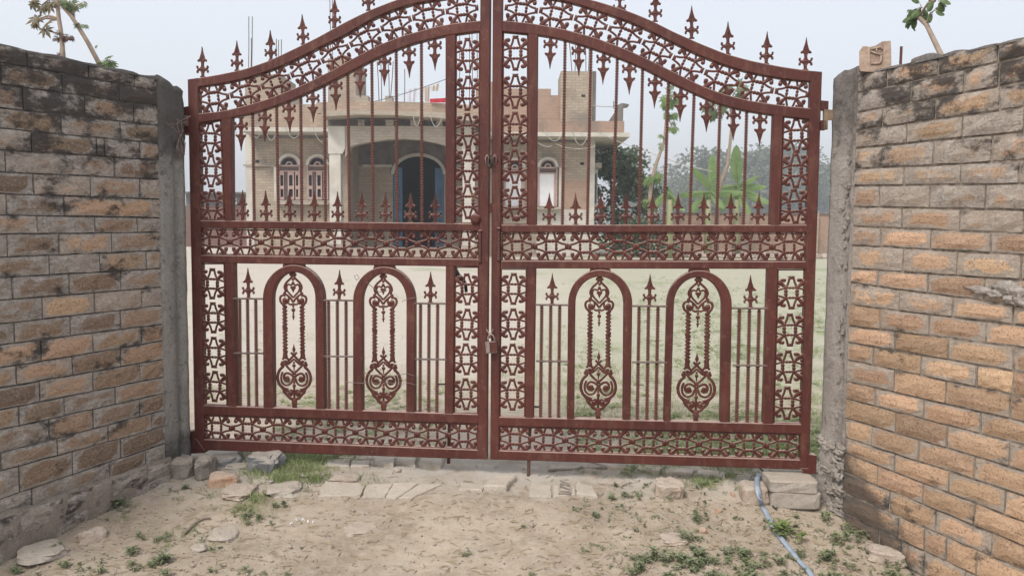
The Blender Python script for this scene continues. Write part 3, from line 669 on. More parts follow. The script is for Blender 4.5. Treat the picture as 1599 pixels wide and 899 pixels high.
# --- stars
def row(parent, x0, x1, y0, y1, n, half_v0, half_v1, touch=True):
    p = (x1 - x0) / n
    for i in range(n):
        u = (i + .5) / n; x = x0 + (x1 - x0) * u; y = y0 + (y1 - y0) * u; hv = half_v0 + (half_v1 - half_v0) * u
        star(parent, x, y, p / 2 * 1.0, (y1 - y0) / n / 2, 0, hv)
row(leafL, 310, 750, 377, 382.5, 9, 20, 21.5); row(leafL, 314, 748, 666.5, 681, 9, 20, 21.5)
row(leafR, 781, 1259, 385, 385.5, 9, 22.5, 22.5); row(leafR, 778, 1248, 684, 697, 9, 20.5, 21.5)
def column(parent, xs_, ys_, hu, hv):
    for (x, y) in zip(xs_, ys_): star(parent, x, y, 0, -hu, hv, 0)
column(leafL, [328.5, 329.5, 331.5], [216, 267, 321], 26, 19); column(leafL, [730.5] * 5, [87, 146, 204, 259, 315], 27.5, 21)
column(leafL, [331.5, 333, 334, 335.5], [443, 496, 550, 603], 24.5, 20); column(leafL, [729.5, 729, 728, 727.5], [451.5, 506.5, 560.5, 615], 25, 20.5)
column(leafR, [805, 804.5, 804, 804, 804], [83.5, 143, 202, 260, 317.5], 27.5, 21.5); column(leafR, [1243.5, 1242.5, 1241], [211.5, 266.5, 322], 27.5, 22.5)
column(leafR, [802, 801.5, 800.5, 800], [451, 506, 561, 615.7], 25, 21.5); column(leafR, [1236, 1233.5, 1231, 1229], [457, 515, 572.5, 629], 26, 22.5)
def band(parent, T, gaps, flip=False):
    for a, b in zip(gaps, gaps[1:]):
        def mid(x): return (smooth_tab(T['ti'], x) + smooth_tab(T['bo'], x)) / 2
        x = (a + b) / 2; y = (mid(a) + mid(b)) / 2 * .5 + mid(x) * .5; sl = (mid(b) - mid(a)) / (b - a); L = math.hypot(b - a, mid(b) - mid(a)) / 2 * .965
        c_, s_ = 1 / math.hypot(1, sl), sl / math.hypot(1, sl); gap = smooth_tab(T['bo'], x) - smooth_tab(T['ti'], x); hv = gap * c_ / 2 * 1.06
        star(parent, x, y, c_ * L, s_ * L, s_ * hv, -c_ * hv)
band(leafL, LT, [309, 358.7, 407.5, 453.7, 501, 546, 594, 643, 695, 748]); band(leafR, RT, [787, 841, 896, 949, 1002.5, 1050, 1099, 1155, 1209, 1264])
# --- spears and rods
for x, y0, y1 in ((316.5, 73, 121), (370, 63.5, 111), (423, 47, 95), (473.5, 22, 70), (522.5, -5, 44), (575.5, -34, 17), (628, -52, -3), (683, -64, -16), (736, -72, -23)): spear(leafL, x, y0, y1)
for x, y0, y1 in ((800, -72, -22), (855, -64, -14), (912, -52, -2), (967, -24, 27), (1023, -3, 34.5), (1080, 8.5, 61), (1136.5, 33, 86), (1196.5, 49, 101), (1257.5, 58.5, 110)): spear(leafR, x, y0 if x != 1023 else -17, y1)
for x, yt, L in ((376, 185, 53), (413.5, 172, 52), (450.6, 158, 52), (488, 142, 52), (524, 122, 53), (562.3, 102, 53), (600.5, 84, 53), (638.2, 70, 54), (678.6, 59, 54)): spear(leafL, x, yt - 2 + L, yt - 2, True)
for x, yt, L in ((860, 57, 54), (903.7, 67, 55), (943, 80, 55), (983, 95, 56), (1023.7, 116, 56), (1063.5, 137, 56), (1104, 154, 55), (1146, 168, 54), (1187, 175, 55)): spear(leafR, x, yt - 2 + L, yt - 2, True)
for x in (378.8, 416, 452.7, 491, 527.5, 564.6, 602, 640.4, 679.6): y = 344.5 + (x - 313) * .0115; spear(leafL, x, y - 48.5, y)
for x in (857.4, 899, 938, 977.5, 1018, 1058, 1098, 1140.7, 1182.8): spear(leafR, x, 300.5, 351.5)
for xt, xb in ((394.6, 397), (432, 435), (469.5, 471.5), (506.5, 508.5), (543, 545.8), (580.5, 582.8), (618.7, 620), (658, 659)): rod(leafL, xt, smooth_tab(LT['bi'], xt) - 2, xb, 346 + (xb - 313) * .0115)
for xt, xb in ((882.5, 878), (923, 917), (964, 957), (1003.5, 997.6), (1044, 1036.5), (1084, 1076.6), (1124.5, 1118.8), (1166, 1160.7)): rod(leafR, xt, smooth_tab(RT['bi'], xt) - 2, xb, 352)
# --- lower panels
WIRE = simple('thin_grey_bar', (.20, .15, .135), (.13, .085, .075), 60, .6, 0)
def group(leaf, rods, ytop, ybot, xl, xr, ymid, sx, sy0, sy1):
    for xt, xb in rods: rod(leaf, xt, ytop, xb, ybot, .0090)
    for y in (ytop, ymid):
        mb = MB(); tube(mb, [G(xl + (1 if y == ymid else 0), y, -.004), G(xr, y + .5, -.004)], .0048, 6); mb.build('cross_tie', WIRE, leaf)
    spear(leaf, sx, sy0, sy1)
group(leafL, ((374.4, 375.5), (386.5, 388.5), (399.4, 401)), 466, 636, 364, 411, 551, 388, 418, 466)
group(leafL, ((513, 514), (526.8, 527.5), (540.4, 540.8)), 468.6, 641, 505, 552, 556, 529.4, 421, 468.5)
group(leafL, ((656.8, 655.8), (670, 669.3), (683.5, 682)), 473.5, 646, 647, 697, 560.5, 672, 423.5, 473)
group(leafR, ((846, 844), (860, 858.4), (874, 872)), 475.7, 652, 836, 888, 563.5, 862, 426, 475.5)
group(leafR, ((998, 995), (1012.7, 1010), (1027.5, 1024)), 477.6, 656, 986, 1042, 565, 1014, 427, 477.5)
group(leafR, ((1154.8, 1150), (1170.4, 1166.5), (1185.5, 1180.6)), 481, 661, 1143, 1198, 570, 1172, 429, 480.5)
def arch(leaf, lo, li, ri, ro, yto, yti, ysp, yb, lob, lib, rib, rob):
    A = [(lob, yb), (lo, ysp)]; B = [(lib, yb), (li, ysp)]; cxo, cxi = (lo + ro) / 2, (li + ri) / 2; n = 22
    for i in range(1, n):
        a = math.pi * (1 - i / n); A.append((cxo + (ro - lo) / 2 * math.cos(a), ysp - (ysp - yto) * math.sin(a))); B.append((cxi + (ri - li) / 2 * math.cos(a), ysp - (ysp - yti) * math.sin(a)))
    A += [(ro, ysp), (rob, yb)]; B += [(ri, ysp), (rib, yb)]
    ribbon('arch_frame', A, B, .040, leaf, -.0005)
    mb = MB(); x = (lo + ro) / 2; prism(mb, [G(x - 14, yto - 6, -.006), G(x + 14, yto - 6, -.006), G(x + 17, yto + 3, -.006), G(x - 17, yto + 3, -.006)], GN * -.03); mb.build('weld_block', RED, leaf)
arch(leafL, 410, 425.5, 492, 505.5, 413.5, 425, 466, 638, 411, 427, 493, 507); arch(leafL, 551, 565.5, 634.5, 648, 416.5, 427.5, 470, 643, 551, 566, 634, 648)
arch(leafR, 887, 898.5, 973.5, 987.5, 421, 432, 474, 654, 885, 896.5, 972, 984.5); arch(leafR, 1041, 1052.5, 1127, 1143, 422, 433, 476, 658, 1036, 1047, 1124.5, 1140)
baluster(leafL, 457.5, 424.5, 460, 639, 27); baluster(leafL, 598.5, 427.5, 599, 644, 27.5)
baluster(leafR, 936.5, 431.5, 934.5, 655, 28.5); baluster(leafR, 1091, 432.5, 1087, 659, 30)
# --- ironmongery of the leaves
DARK = simple('dark_rusty_iron', (.055, .038, .034), (.03, .022, .02), 50, .6, .3, .002)
RUST = simple('rusty_strap', (.20, .115, .085), (.13, .075, .06), 40, .8, .3, .003)
OCHRE = simple('yellowed_hinge_steel', (.24, .175, .105), (.15, .095, .07), 30, .7, .2, .002)
BLACK = simple('black_iron', (.012, .012, .014), (.02, .018, .02), 40, .45, 0)
STEEL = simple('worn_lock_steel', (.30, .27, .25), (.20, .10, .085), 22, .5, .3, .001, .4)
def ribpin(leaf, x0, y0, x1, y1):
    a, b = G(x1, y1, .004), G(x0, y0, .004); L = b.z - a.z; pr = [(.004, 0), (.009, .004), (.009, .010), (.005, .012)]; z = .014
    while z < L - .016: pr += [(.0078, z), (.0078, z + .004), (.0062, z + .0048), (.0062, z + .0062)]; z += .007
    pr += [(.005, L - .014), (.0105, L - .011), (.0105, L - .003), (.004, L)]
    mb = MB(); lathe(mb, a, pr, 9); mb.build('ribbed_pin', RED, leaf, True)
ribpin(leafL, 750, 359, 749.5, 411); ribpin(leafR, 779, 355, 778.5, 408)
def boss(leaf, x, y, r, seed):
    mb = MB(); lump(mb, G(x, y, .006), r, .010, r * .95, GN, seed, 14, 9, .22); mb.build('welded_disc', RED, leaf, True)
boss(leafL, 742.5, 342, .026, 3.3); boss(leafR, 807, 341, .016, 6.1)
def pivot(leaf, c, nm='pivot_lug'):
    mb = MB(); prism(mb, [G(*p, .006) for p in c], GN * -.05); mb.build(nm, RED, leaf)
pivot(leafL, [(292, 674), (304, 672), (305, 684), (319, 703), (319, 707), (293, 708)]); pivot(leafR, [(1262, 709), (1275, 711), (1274.5, 740), (1256, 738), (1250, 731), (1262, 731)])
pivot(leafL, [(283, 168), (293.5, 166), (293.5, 180), (283, 181)], 'hinge_lug'); pivot(leafL, [(283, 197), (294.5, 196), (295, 209), (284, 210)], 'hinge_lug')
pivot(leafR, [(1283, 157), (1294, 158), (1293.5, 171), (1282.5, 171)], 'hinge_lug'); pivot(leafR, [(1282, 188), (1291, 188), (1291, 202), (1281.5, 202)], 'hinge_lug')
for leaf, x0, y0, x1, y1, hb in ((leafL, 702, 648, 700.5, 723, (707, 421)), (leafR, 828, 652, 824.5, 763, None)):          # drop bolts into the ground
    mb = MB(); tube(mb, [G(x0, y0, -.045), G(x1, y1, -.045)], .0085, 8); mb.build('drop_bolt', RUST if leaf is leafR else RED, leaf, True)
mb = MB(); tube(mb, [G(x, y, -.055) for x, y in ((708, 416), (710, 424), (716, 431), (723, 437), (727, 444), (728, 456))], [.018, .018, .013, .011, .009, .008], 8); mb.build('bolt_handle', BLACK, leafL, True)
mb = MB(); tube(mb, [G(819, 634, -.03), G(842, 635, -.03)], .005, 6); mb.build('bolt_keeper', BLACK, leafR); mb = MB(); tube(mb, [G(684, 599.5, -.03), G(696, 599.5, -.03)], .004, 6); mb.build('bolt_keeper', BLACK, leafL)
# latch loops joined across the gap
mb = MB()
for x in (760.5, 772.5): tube(mb, [G(x - 1, 259, .0), G(x - 2.5, 247, .012), G(x, 242, .02), G(x + 2.5, 246, .012), G(x + 1, 259, .0)], .004, 6)
mb.build('latch_staple', simple('worn_staple_steel', (.36, .26, .24), (.22, .12, .1), 50, .5, 0), leafL, True)
t = MB(); c = G(766, 252, .012); ring = [c + GU * .012 * math.cos(a) + UP * .030 * math.sin(a) + GN * .008 * math.cos(a) for a in [2 * math.pi * k / 14 for k in range(14)]]
tube(t, ring, .0055, 6, True); ring = [c - UP * .004 + GU * .006 * math.cos(a) + UP * .022 * math.sin(a) + GN * .014 * math.cos(a) for a in [2 * math.pi * k / 12 for k in range(12)]]; tube(t, ring, .005, 6, True)
t.top('latch_ring', DARK, 'dark iron rings looped across the upper gap between the gate leaves', 'latch ring', smooth=True)
mb = MB(); prism(mb, [G(764.5, 318, -.004), G(769, 317, -.004), G(769, 331, -.004), G(764, 333, -.004)], GN * -.02); mb.build('stop_plate', RED, leafR)
# padlock and its staple
pl = thing('padlock', 'worn steel padlock with flaking red paint hanging between the two gate leaves', 'padlock', tuple(G(766, 552, .02)))
mb = MB(); c = [(757, 534), (774.5, 532.5), (776, 551), (759, 552)]; q = [G(*p, .034) for p in c]; cen = sum(q, Vector()) / 4
vs = [cen + (p - cen) * .9 + GN * .004 for p in q] + q + [p - GN * .020 for p in q]; mb.add(vs, [(0, 3, 2, 1)] + [(i, (i + 1) % 4, 4 + (i + 1) % 4, 4 + i) for i in range(4)] + [(4 + i, 4 + (i + 1) % 4, 8 + (i + 1) % 4, 8 + i) for i in range(4)] + [(8, 9, 10, 11)])
mb.build('lock_body', STEEL, pl)
mb = MB(); prism(mb, [G(x, y, .0395) for x, y in ((764, 534.5), (773.5, 533.8), (774.8, 550), (765, 550.5))], GN * -.003); mb.build('cover_plate', RED, pl)
mb = MB(); tube(mb, [G(x, y, .024) for x, y in ((762, 535), (762, 528), (763, 524), (766.5, 521.5), (770, 523.5), (772, 528), (772, 535))], .0042, 8); mb.build('shackle', simple('shackle_steel', (.32, .24, .22), (.15, .1, .09), 60, .45, 0), pl, True)
for k, (x, y) in enumerate(((759.5, 541), (767, 549))): mb = MB(); ball(mb, G(x, y, .038), .0024, 6, 4); mb.build('rivet', BLACK, pl)
st = simple('staple_steel', (.30, .22, .2), (.15, .09, .08), 60, .5, 0)
for sgn, leaf in ((-1, leafL), (1, leafR)): mb = MB(); tube(mb, [G(765 + sgn * 5.5, 514, .004), G(765 + sgn * 3.5, 517, .012), G(765 + sgn * 1.2, 521, .02), G(765 + sgn * .8, 528, .022)], .0034, 6); mb.build('lock_staple', st, leaf, True)
# wall brackets that carry the upper hinges
mb = MB(); prism(mb, [G(1290.5, 171, .0), G(1307, 172, .004), G(1307, 188, .004), G(1290.5, 188, .0)], GN * -.006); prism(mb, [G(1286.5, 168, .006), G(1293, 168, .006), G(1293, 202, .006), G(1286.5, 202, .006)], GN * -.02); mb.build('hinge_bracket', OCHRE, rp)
mb = MB(); prism(mb, [G(x, y, .03) for x, y in ((276, 183), (290, 182), (290, 196), (276, 197))], GN * -.03); mb.build('hinge_bracket', RUST, lp)
# rusty binding wire hanging on the left pillar by the hinge
mb = MB(); P0 = lambda px, py, o=.012: LP(*sz(px, py, LC, LD, LN), o)
for pts in (((262, 193), (270, 195), (277, 190), (286, 186), (293, 182)), ((256, 192), (266, 200), (274, 207), (283, 204)), ((276, 186), (274, 198), (278, 212), (275, 226), (277, 240), (280, 249)), ((279, 190), (281, 206), (277, 218), (280, 232), (277, 246)),
            ((270, 186), (280, 193), (287, 190)), ((274, 205), (281, 214), (284, 226), (282, 240)), ((275, 216), (272, 230), (276, 244), (279, 252)), ((286, 222), (284, 235), (283, 243))):
    tube(mb, [P0(x, y, .010 + .012 * R.random()) for x, y in pts], .0022, 5)
mb.top('binding_wire', simple('rusty_wire', (.23, .17, .15), (.12, .08, .07), 60, .7, 0), 'tangle of rusty binding wire hanging from the upper hinge of the dark pillar', 'wire')
# ------------------------------------------------------------------ the house behind the gate
def mat_farbrick(name, a, bcol, mortar, sc_=1.0, patch=None, plaster=.0):
    m, t, b = new_mat(name); g = geo(t); p = g.outputs['Position']
    sx = N(t, 'ShaderNodeSeparateXYZ'); t.links.new(p, sx.inputs[0]); cx = N(t, 'ShaderNodeCombineXYZ')
    t.links.new(mth(t, 'ADD', sx.outputs[0], sx.outputs[1]), cx.inputs[0]); t.links.new(sx.outputs[2], cx.inputs[1])
    br = N(t, 'ShaderNodeTexBrick', i_Scale=1.0); br.inputs['Brick Width'].default_value = .25; br.inputs['Row Height'].default_value = .088; br.inputs['Mortar Size'].default_value = .009
    br.inputs['Color1'].default_value = (*a, 1); br.inputs['Color2'].default_value = (*bcol, 1); br.inputs['Mortar'].default_value = (*mortar, 1); br.inputs['Bias'].default_value = -.2
    t.links.new(cx.outputs[0], br.inputs['Vector']); n1 = nz(t, p, .9, 6, .65); n2 = nz(t, p, 9, 6, .7)
    c = br.outputs[0]
    if patch: c = mixc(t, sstep(t, n1, .45, .6), c, mixc(t, .6, c, patch))
    c = mixc(t, sstep(t, n2, .4, .75, 0, .4), c, mortar)
    c = mixc(t, sstep(t, n1, .50, .68, 0, .6), c, (.16, .14, .12)); t.links.new(c, b.inputs['Base Color']); b.inputs['Roughness'].default_value = .95
    t.links.new(bump(t, br.outputs[1], .5, -.01), b.inputs['Normal']); return m
HB = mat_farbrick('pale_plaster_washed_brick', (.42, .345, .265), (.34, .27, .205), (.27, .225, .18))
HBP = mat_farbrick('parapet_brick', (.36, .25, .18), (.46, .36, .27), (.30, .25, .20), patch=(.33, .26, .2))
HBR = mat_farbrick('raw_orange_brick', (.38, .235, .17), (.32, .20, .145), (.33, .27, .215))
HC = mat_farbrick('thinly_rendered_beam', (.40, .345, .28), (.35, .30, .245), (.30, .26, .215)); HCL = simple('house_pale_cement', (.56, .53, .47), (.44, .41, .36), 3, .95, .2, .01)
HCD = simple('stained_and_shaded_cement', (.20, .18, .16), (.12, .105, .095), 3, .95, .3, .02)  # stained cement, also used where porch and eave shade is put into colour
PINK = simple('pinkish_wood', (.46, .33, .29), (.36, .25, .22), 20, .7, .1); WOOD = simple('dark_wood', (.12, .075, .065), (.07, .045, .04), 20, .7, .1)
DARKI = simple('painted_interior_shade', (.02, .022, .03), None, 5, .9, 0); BLUE = simple('blue_paint', (.035, .13, .24), (.025, .09, .17), 10, .5, .05)  # near-black colour stands for the darkness behind openings and panes
WHITE = simple('white_board', (.72, .72, .74), (.62, .62, .64), 3, .7, 0)
def X(px, Y): return at_y(px, 362, Y).x
def Zp(px, py, Y): return at_y(px, py, Y).z
def bpx(mb, x0, x1, yt, yb, Y, d=.2):
    xm = (x0 + x1) / 2; return box(mb, X(x0, Y), X(x1, Y), Y, Y + d, Zp(xm, yb, Y), Zp(xm, yt, Y))
def ppx(mb, pts, Y, d=.2): return prism(mb, [Vector((X(x, Y), Y, Zp(x, y, Y))) for x, y in pts], Vector((0, d, 0)))
def part(name, mat, parent, *boxes, Y=27, d=.2):
    mb = MB()
    for b_ in boxes: bpx(mb, *b_, Y, d)
    return mb.build(name, mat, parent)
def arcpts(cx, cy, rx, ry, a0=0, a1=180, n=14): return [(cx + rx * math.cos(math.radians(a0 + (a1 - a0) * i / n)), cy - ry * math.sin(math.radians(a0 + (a1 - a0) * i / n))) for i in range(n + 1)]
def arcband(mb, cx, cy, ro, ri, ryo, ryi, Y, d):
    o = arcpts(cx, cy, ro, ryo); i_ = arcpts(cx, cy, ri, ryi)
    for k in range(len(o) - 1): ppx(mb, [o[k], o[k + 1], i_[k + 1], i_[k]], Y, d)
house = thing('house', 'unfinished two-tone brick house with arched porch and blue door seen through the gate', 'house', (X(640, 27), 27, .3))
YB, YP, YW = 27.0, 25.5, 28.6
zb = .15
def wallbox(name, mat, px0, px1, yt, Y, d, zb_=zb, parent=house):
    mb = MB(); box(mb, X(px0, Y), X(px1, Y), Y, Y + d, zb_, Zp((px0 + px1) / 2, yt, Y)); return mb.build(name, mat, parent)
wallbox('wall', HB, 386, 547, 203, YB, 8); wallbox('wall', HB, 742, 926, 208, YB, 8)
wallbox('corner_pilaster', HCL, 385, 397, 205, YB - .06, .3); wallbox('corner_pilaster', HCL, 917, 927.5, 214, YB - .05, .3)
part('raw_brick_patch', HBR, house, (880, 916, 283, 327), Y=YB - .012, d=.01)
part('plinth_band', HCL, house, (838, 917, 327, 400), Y=YB - .03, d=.03)
# porch: back wall with the arched doorway
dcx, dr = 653.5, 40; mb = MB()
zt = Zp(650, 205, YW)
def wl(px0, px1): box(mb, X(px0, YW), X(px1, YW), YW, YW + .3, zb, zt)
wl(545, dcx - dr); wl(dcx + dr, 762)
for a, b_ in zip(arcpts(dcx, 272, dr, 31, 0, 180, 16), arcpts(dcx, 272, dr, 31, 0, 180, 16)[1:]): ppx(mb, [a, b_, (b_[0], 205), (a[0], 205)], YW, .3)
mb.build('porch_back_wall', HB, house)
mb = MB(); arcband(mb, dcx, 272, dr + 3, dr - 2, 33, 28, YW - .12, .12); bpx(mb, 566, 612, 257, 261, YW - .15, .15); bpx(mb, 696, 742, 257, 261, YW - .15, .15); mb.build('door_moulding', HCL, house)
for q_ in ((555, 609, 214, 257), (700, 745, 214, 257)): part('porch_upper_shade', HCD, house, q_, Y=YW - .05, d=.05)  # dark sheets paint the shade of the porch interior on its back wall
mb = MB()
for a, b_ in zip(arcpts(dcx, 272, dr + 4, 34, 0, 180, 16), arcpts(dcx, 272, dr + 4, 34, 0, 180, 16)[1:]): ppx(mb, [a, b_, (b_[0], 210), (a[0], 210)], YW - .05, .05)
mb.build('porch_upper_shade', HCD, house)  # dark sheet around the door arch, porch shade put into colour
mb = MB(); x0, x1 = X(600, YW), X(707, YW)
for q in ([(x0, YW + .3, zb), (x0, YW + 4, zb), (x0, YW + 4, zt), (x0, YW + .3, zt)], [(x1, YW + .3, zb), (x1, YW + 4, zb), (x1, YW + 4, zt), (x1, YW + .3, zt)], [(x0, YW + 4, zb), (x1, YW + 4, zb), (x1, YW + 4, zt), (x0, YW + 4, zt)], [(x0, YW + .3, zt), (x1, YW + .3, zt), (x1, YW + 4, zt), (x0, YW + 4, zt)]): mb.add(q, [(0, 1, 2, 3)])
mb.build('hallway_walls', DARKI, house)  # near-black walls paint the hallway as unlit
for x0, x1, sgn in ((613.8, 628, 1), (679, 693.2, -1)):
    mb = MB(); box(mb, X(x0, YW), X(x1, YW), YW + .06, YW + .12, zb + .3, Zp(653, 262, YW)); dl = mb.build('door_leaf', BLUE, house)
    mb = MB(); 
    for z0 in (.8, 1.9): box(mb, X(x0 + 3, YW), X(x1 - 3, YW), YW + .045, YW + .06, z0, z0 + .8)
    mb.build('door_panel', simple('deep_blue_paint', (.02, .08, .16), None, 10, .5, 0), dl)
mb = MB(); box(mb, X(540, YP), X(720, YP), YP + .1, YW, zb, .62); mb.build('porch_floor', HC, house); mb = MB(); box(mb, X(596, YP), X(700, YP), YP - .5, YP + .1, zb, .42); mb.build('porch_step', HC, house)
mb = MB(); box(mb, X(515, YP), X(752, YP), YP + .3, YW, Zp(640, 208, YP), Zp(640, 190, YP)); mb.build('porch_ceiling', HCD, house)  # dark ceiling colour deepens the porch shade
# porch front: columns, arched beam, slab
for x0, x1 in ((515, 532.5), (722, 741)):
    mb = MB(); z1 = Zp(x0, 240, YP); box(mb, X(x0, YP), X(x1, YP), YP, YP + .4, zb, z1); ppx(mb, [(x0 - 1.5, 240), (x1 + (3 if x0 < 600 else 0), 240), (x1 + (7 if x0 < 600 else 0), 232), (x1 + (7 if x0 < 600 else 0), 197), (x0 - 1.5, 197)], YP - .03, .46); mb.build('porch_column', HCL, house)
    mb = MB(); box(mb, X(x0, YP) - .05, X(x1, YP) + .05, YP - .05, YP + .45, zb, .75); mb.build('column_base', HC, house)
mb = MB(); bot = [(540, 246), (548, 229), (560, 225), (585, 220.5), (610, 217.5), (632, 216.5), (657, 218.5), (680, 223), (697, 227.5), (712, 232), (722, 246)]
for a, b_ in zip(bot, bot[1:]): ppx(mb, [a, b_, (b_[0], 197), (a[0], 197)], YP, .35)
mb.build('arched_beam', HC, house)
for x0, x1 in ((560, 570), (603, 615), (641, 654), (681, 691), (717, 728)): mb = MB(); bpx(mb, x0, x1, 187, 197, YP + .05, .3); mb.build('beam_block', HC, house)
part('recessed_course', HCD, house, (513, 745, 186, 197), Y=YP + .32, d=.2)  # dark colour paints the shadow of the overhanging slab
def slabpx(name, mat, pts_top, pts_bot, Y, d):
    mb = MB()
    for k in range(len(pts_top) - 1): ppx(mb, [pts_bot[k], pts_bot[k + 1], pts_top[k + 1], pts_top[k]], Y, d)
    return mb.build(name, mat, house)
slabpx('porch_slab', HC, [(503, 174), (560, 172.5), (620, 173), (680, 175), (760, 181)], [(503, 182), (560, 179), (620, 180), (680, 184), (760, 191)], YP - .6, 4.5)
slabpx('parapet', HBP, [(496, 160), (560, 158.5), (620, 158.8), (680, 161), (765, 166)], [(496, 177), (560, 173), (620, 173.2), (680, 175.2), (765, 182)], YP - .5, .25)
part('roof_slab', HCL, house, (376, 514, 199, 205.5), Y=YB - 1.0, d=8.5); part('parapet', HBP, house, (378, 514, 163, 199), Y=YB - .95, d=.25)
part('roof_slab', HCL, house, (740, 981, 206.5, 213), Y=YB - 1.0, d=9); part('parapet', HBR, house, (742, 972, 188.5, 206.5), Y=YB - .9, d=.25)
part('eave_shade_strip', HCD, house, (397, 513, 207, 216), Y=YB - .02, d=.02); part('eave_shade_strip', HCD, house, (742, 917, 215, 222), Y=YB - .02, d=.02)  # dark strips on the wall paint the shade under the eaves
part('stepped_parapet', HBR, house, (742, 858, 138.5, 189), (858, 874, 149, 189), (742, 790, 128, 139), Y=YB - .6, d=.25)
part('stair_tower', HB, house, (873, 922, 111.5, 189), Y=YB - .75, d=1.6); part('tower_edge', HCD, house, (922, 927.5, 111.5, 189), Y=YB - .7, d=1.5)  # dark strip along the tower's right edge stands for its darker side
mb = MB(); ppx(mb, [(948, 189), (961, 189), (961, 169)], YB - .8, .12); bpx(mb, 961, 970, 168, 206, YB - .85, .25); ppx(mb, [(962, 169), (978, 166), (979, 163), (968, 161), (961, 164)], YB - .85, .3); mb.build('broken_parapet_post', HCD, house)
part('tower_vent', DARKI, house, (905, 911, 148, 151), Y=YB - .77, d=.02)
part('stair_tower', HB, house, (386, 441, 116, 165), Y=YB + 1.5, d=2); part('stair_tower', HB, house, (514, 557, 92, 165), Y=YB + 1.5, d=2)
for q_ in ((602, 613, 150, 160), (557, 576, 149.5, 160), (456, 470, 152, 165)): part('roof_block', HC, house, q_, Y=YB, d=.4)

for q_ in ((400.5, 406, 250, 254), (905, 910, 254, 257.5), (905, 910.5, 254, 257),): part('wall_vent', DARKI, house, q_, Y=YB - .02, d=.02)

for q_ in ((381, 431, 257, 259.5), (424, 433, 259.5, 262),): part('wall_ledge', HC, house, q_, Y=YB - .1, d=.1)
for q_ in ((866, 884, 258, 262),): part('wall_ledge', HC, house, q_, Y=YB - .1, d=.1)
# windows
def window(cx, ytop, half, yb_, kind, Y=YB):
    mb = MB(); ysp = ytop + half * .95; arcband(mb, cx, ysp, half, half - 4.2, half * .95, half * .95 - 4, Y - .16, .16); fr = mb.build('window', HCL, house)
    mb = MB(); ppx(mb, arcpts(cx, ysp, half - 4, half * .95 - 4) , Y - .03, .03); mb.build('lunette_pane', DARKI, fr)  # dark pane painted to suggest a recess, though set proud of the wall
    mb = MB(); arcband(mb, cx, ysp, half - 4.2, half - 6.2, half * .95 - 4, half * .95 - 6, Y - .06, .06); arcband(mb, cx, ysp, 5.5, 3.3, 5.5, 3.3, Y - .06, .06); bpx(mb, cx - half + 4, cx + half - 4, ysp, ysp + 2.5, Y - .06, .06); mb.build('lunette_bars', PINK, fr)
    mb = MB(); bpx(mb, cx - half + 4, cx + half - 4, ysp + 2.5, ysp + 9, Y - .05, .05); mb.build('transom', WOOD, fr)
    x0, x1, y0 = cx - half + 3, cx + half - 3, ysp + 9
    mb = MB(); bpx(mb, x0 - 1.5, x0 + .6, ysp, yb_, Y - .09, .09); bpx(mb, x1 - .6, x1 + 1.5, ysp, yb_, Y - .09, .09); bpx(mb, x0, x1, y0, y0 + 1.6, Y - .09, .09); mb.build('window_frame', PINK, fr)
    if kind == 'shutter':
        mb = MB(); bpx(mb, x0, x1, y0, yb_, Y - .02, .02); mb.build('pane', DARKI, fr)
        w_ = (x1 - x0); cols = ((0, .20), (.26, .30), (.44, .72), (.80, 1.0)) 
        for a, b_ in ((.02, .24), (.42, .74), (.80, .98)):
            mb = MB(); xa, xb = x0 + w_ * a, x0 + w_ * b_; st = 1.1 if b_ - a < .3 else 2.2
            bpx(mb, xa, xa + st, y0 + 1.6, yb_, Y - .08, .04); bpx(mb, xb - st, xb, y0 + 1.6, yb_, Y - .08, .04)
            for (u, v) in ((0, .12), (.50, .62), (.90, 1)): bpx(mb, xa + st, xb - st, y0 + 1.6 + (yb_ - y0 - 1.6) * u, y0 + 1.6 + (yb_ - y0 - 1.6) * v, Y - .08, .04)
            mb.build('shutter', PINK, fr)
        mb = MB(); bpx(mb, x0 + w_ * .28, x0 + w_ * .40, y0 + 1.6, yb_, Y - .07, .03); mb.build('shutter', WOOD, fr)
    else:
        mb = MB(); bpx(mb, x0 + .6, x1 - 4, y0 + .5, yb_, Y - .06, .04); mb.build('white_panel', WHITE, fr); mb = MB(); bpx(mb, x1 - 4, x1 - .6, y0 + .5, yb_, Y - .06, .04); mb.build('jamb_board', PINK, fr)
    return fr
window(452.5, 240, 18.5, 312, 'shutter'); window(496.5, 240.5, 18, 312, 'shutter'); window(854.5, 245, 16.5, 322, 'board'); window(803, 246, 17, 322, 'board')

for q_ in ((429, 515, 313, 316.5), (432, 513, 316.5, 319.5),): part('window_sill', HC, house, q_, Y=YB - .3, d=.3)
for q_ in ((785, 876, 323, 327),): part('window_sill', HC, house, q_, Y=YB - .3, d=.3)

for q_ in ((428.5, 432.5, 261, 314), (872, 876, 262, 324),): part('slim_column', HCL, house, q_, Y=YB - .15, d=.12)
mb = MB(); box(mb, X(925, YB), X(934, YB), YB + .4, YB + 1.6, Zp(930, 322, YB), Zp(930, 262, YB)); wn = mb.build('side_window', HCL, house); mb = MB(); box(mb, X(927, YB) , X(932.5, YB), YB + .37, YB + .4, Zp(930, 317, YB), Zp(930, 270, YB)); mb.build('pane', simple('dull_glass', (.05, .07, .09), None, 2, .3, 0), wn)
part('side_ledge', HC, house, (923, 938, 254, 262), (923, 936, 322, 326), Y=YB + .3, d=1.4)
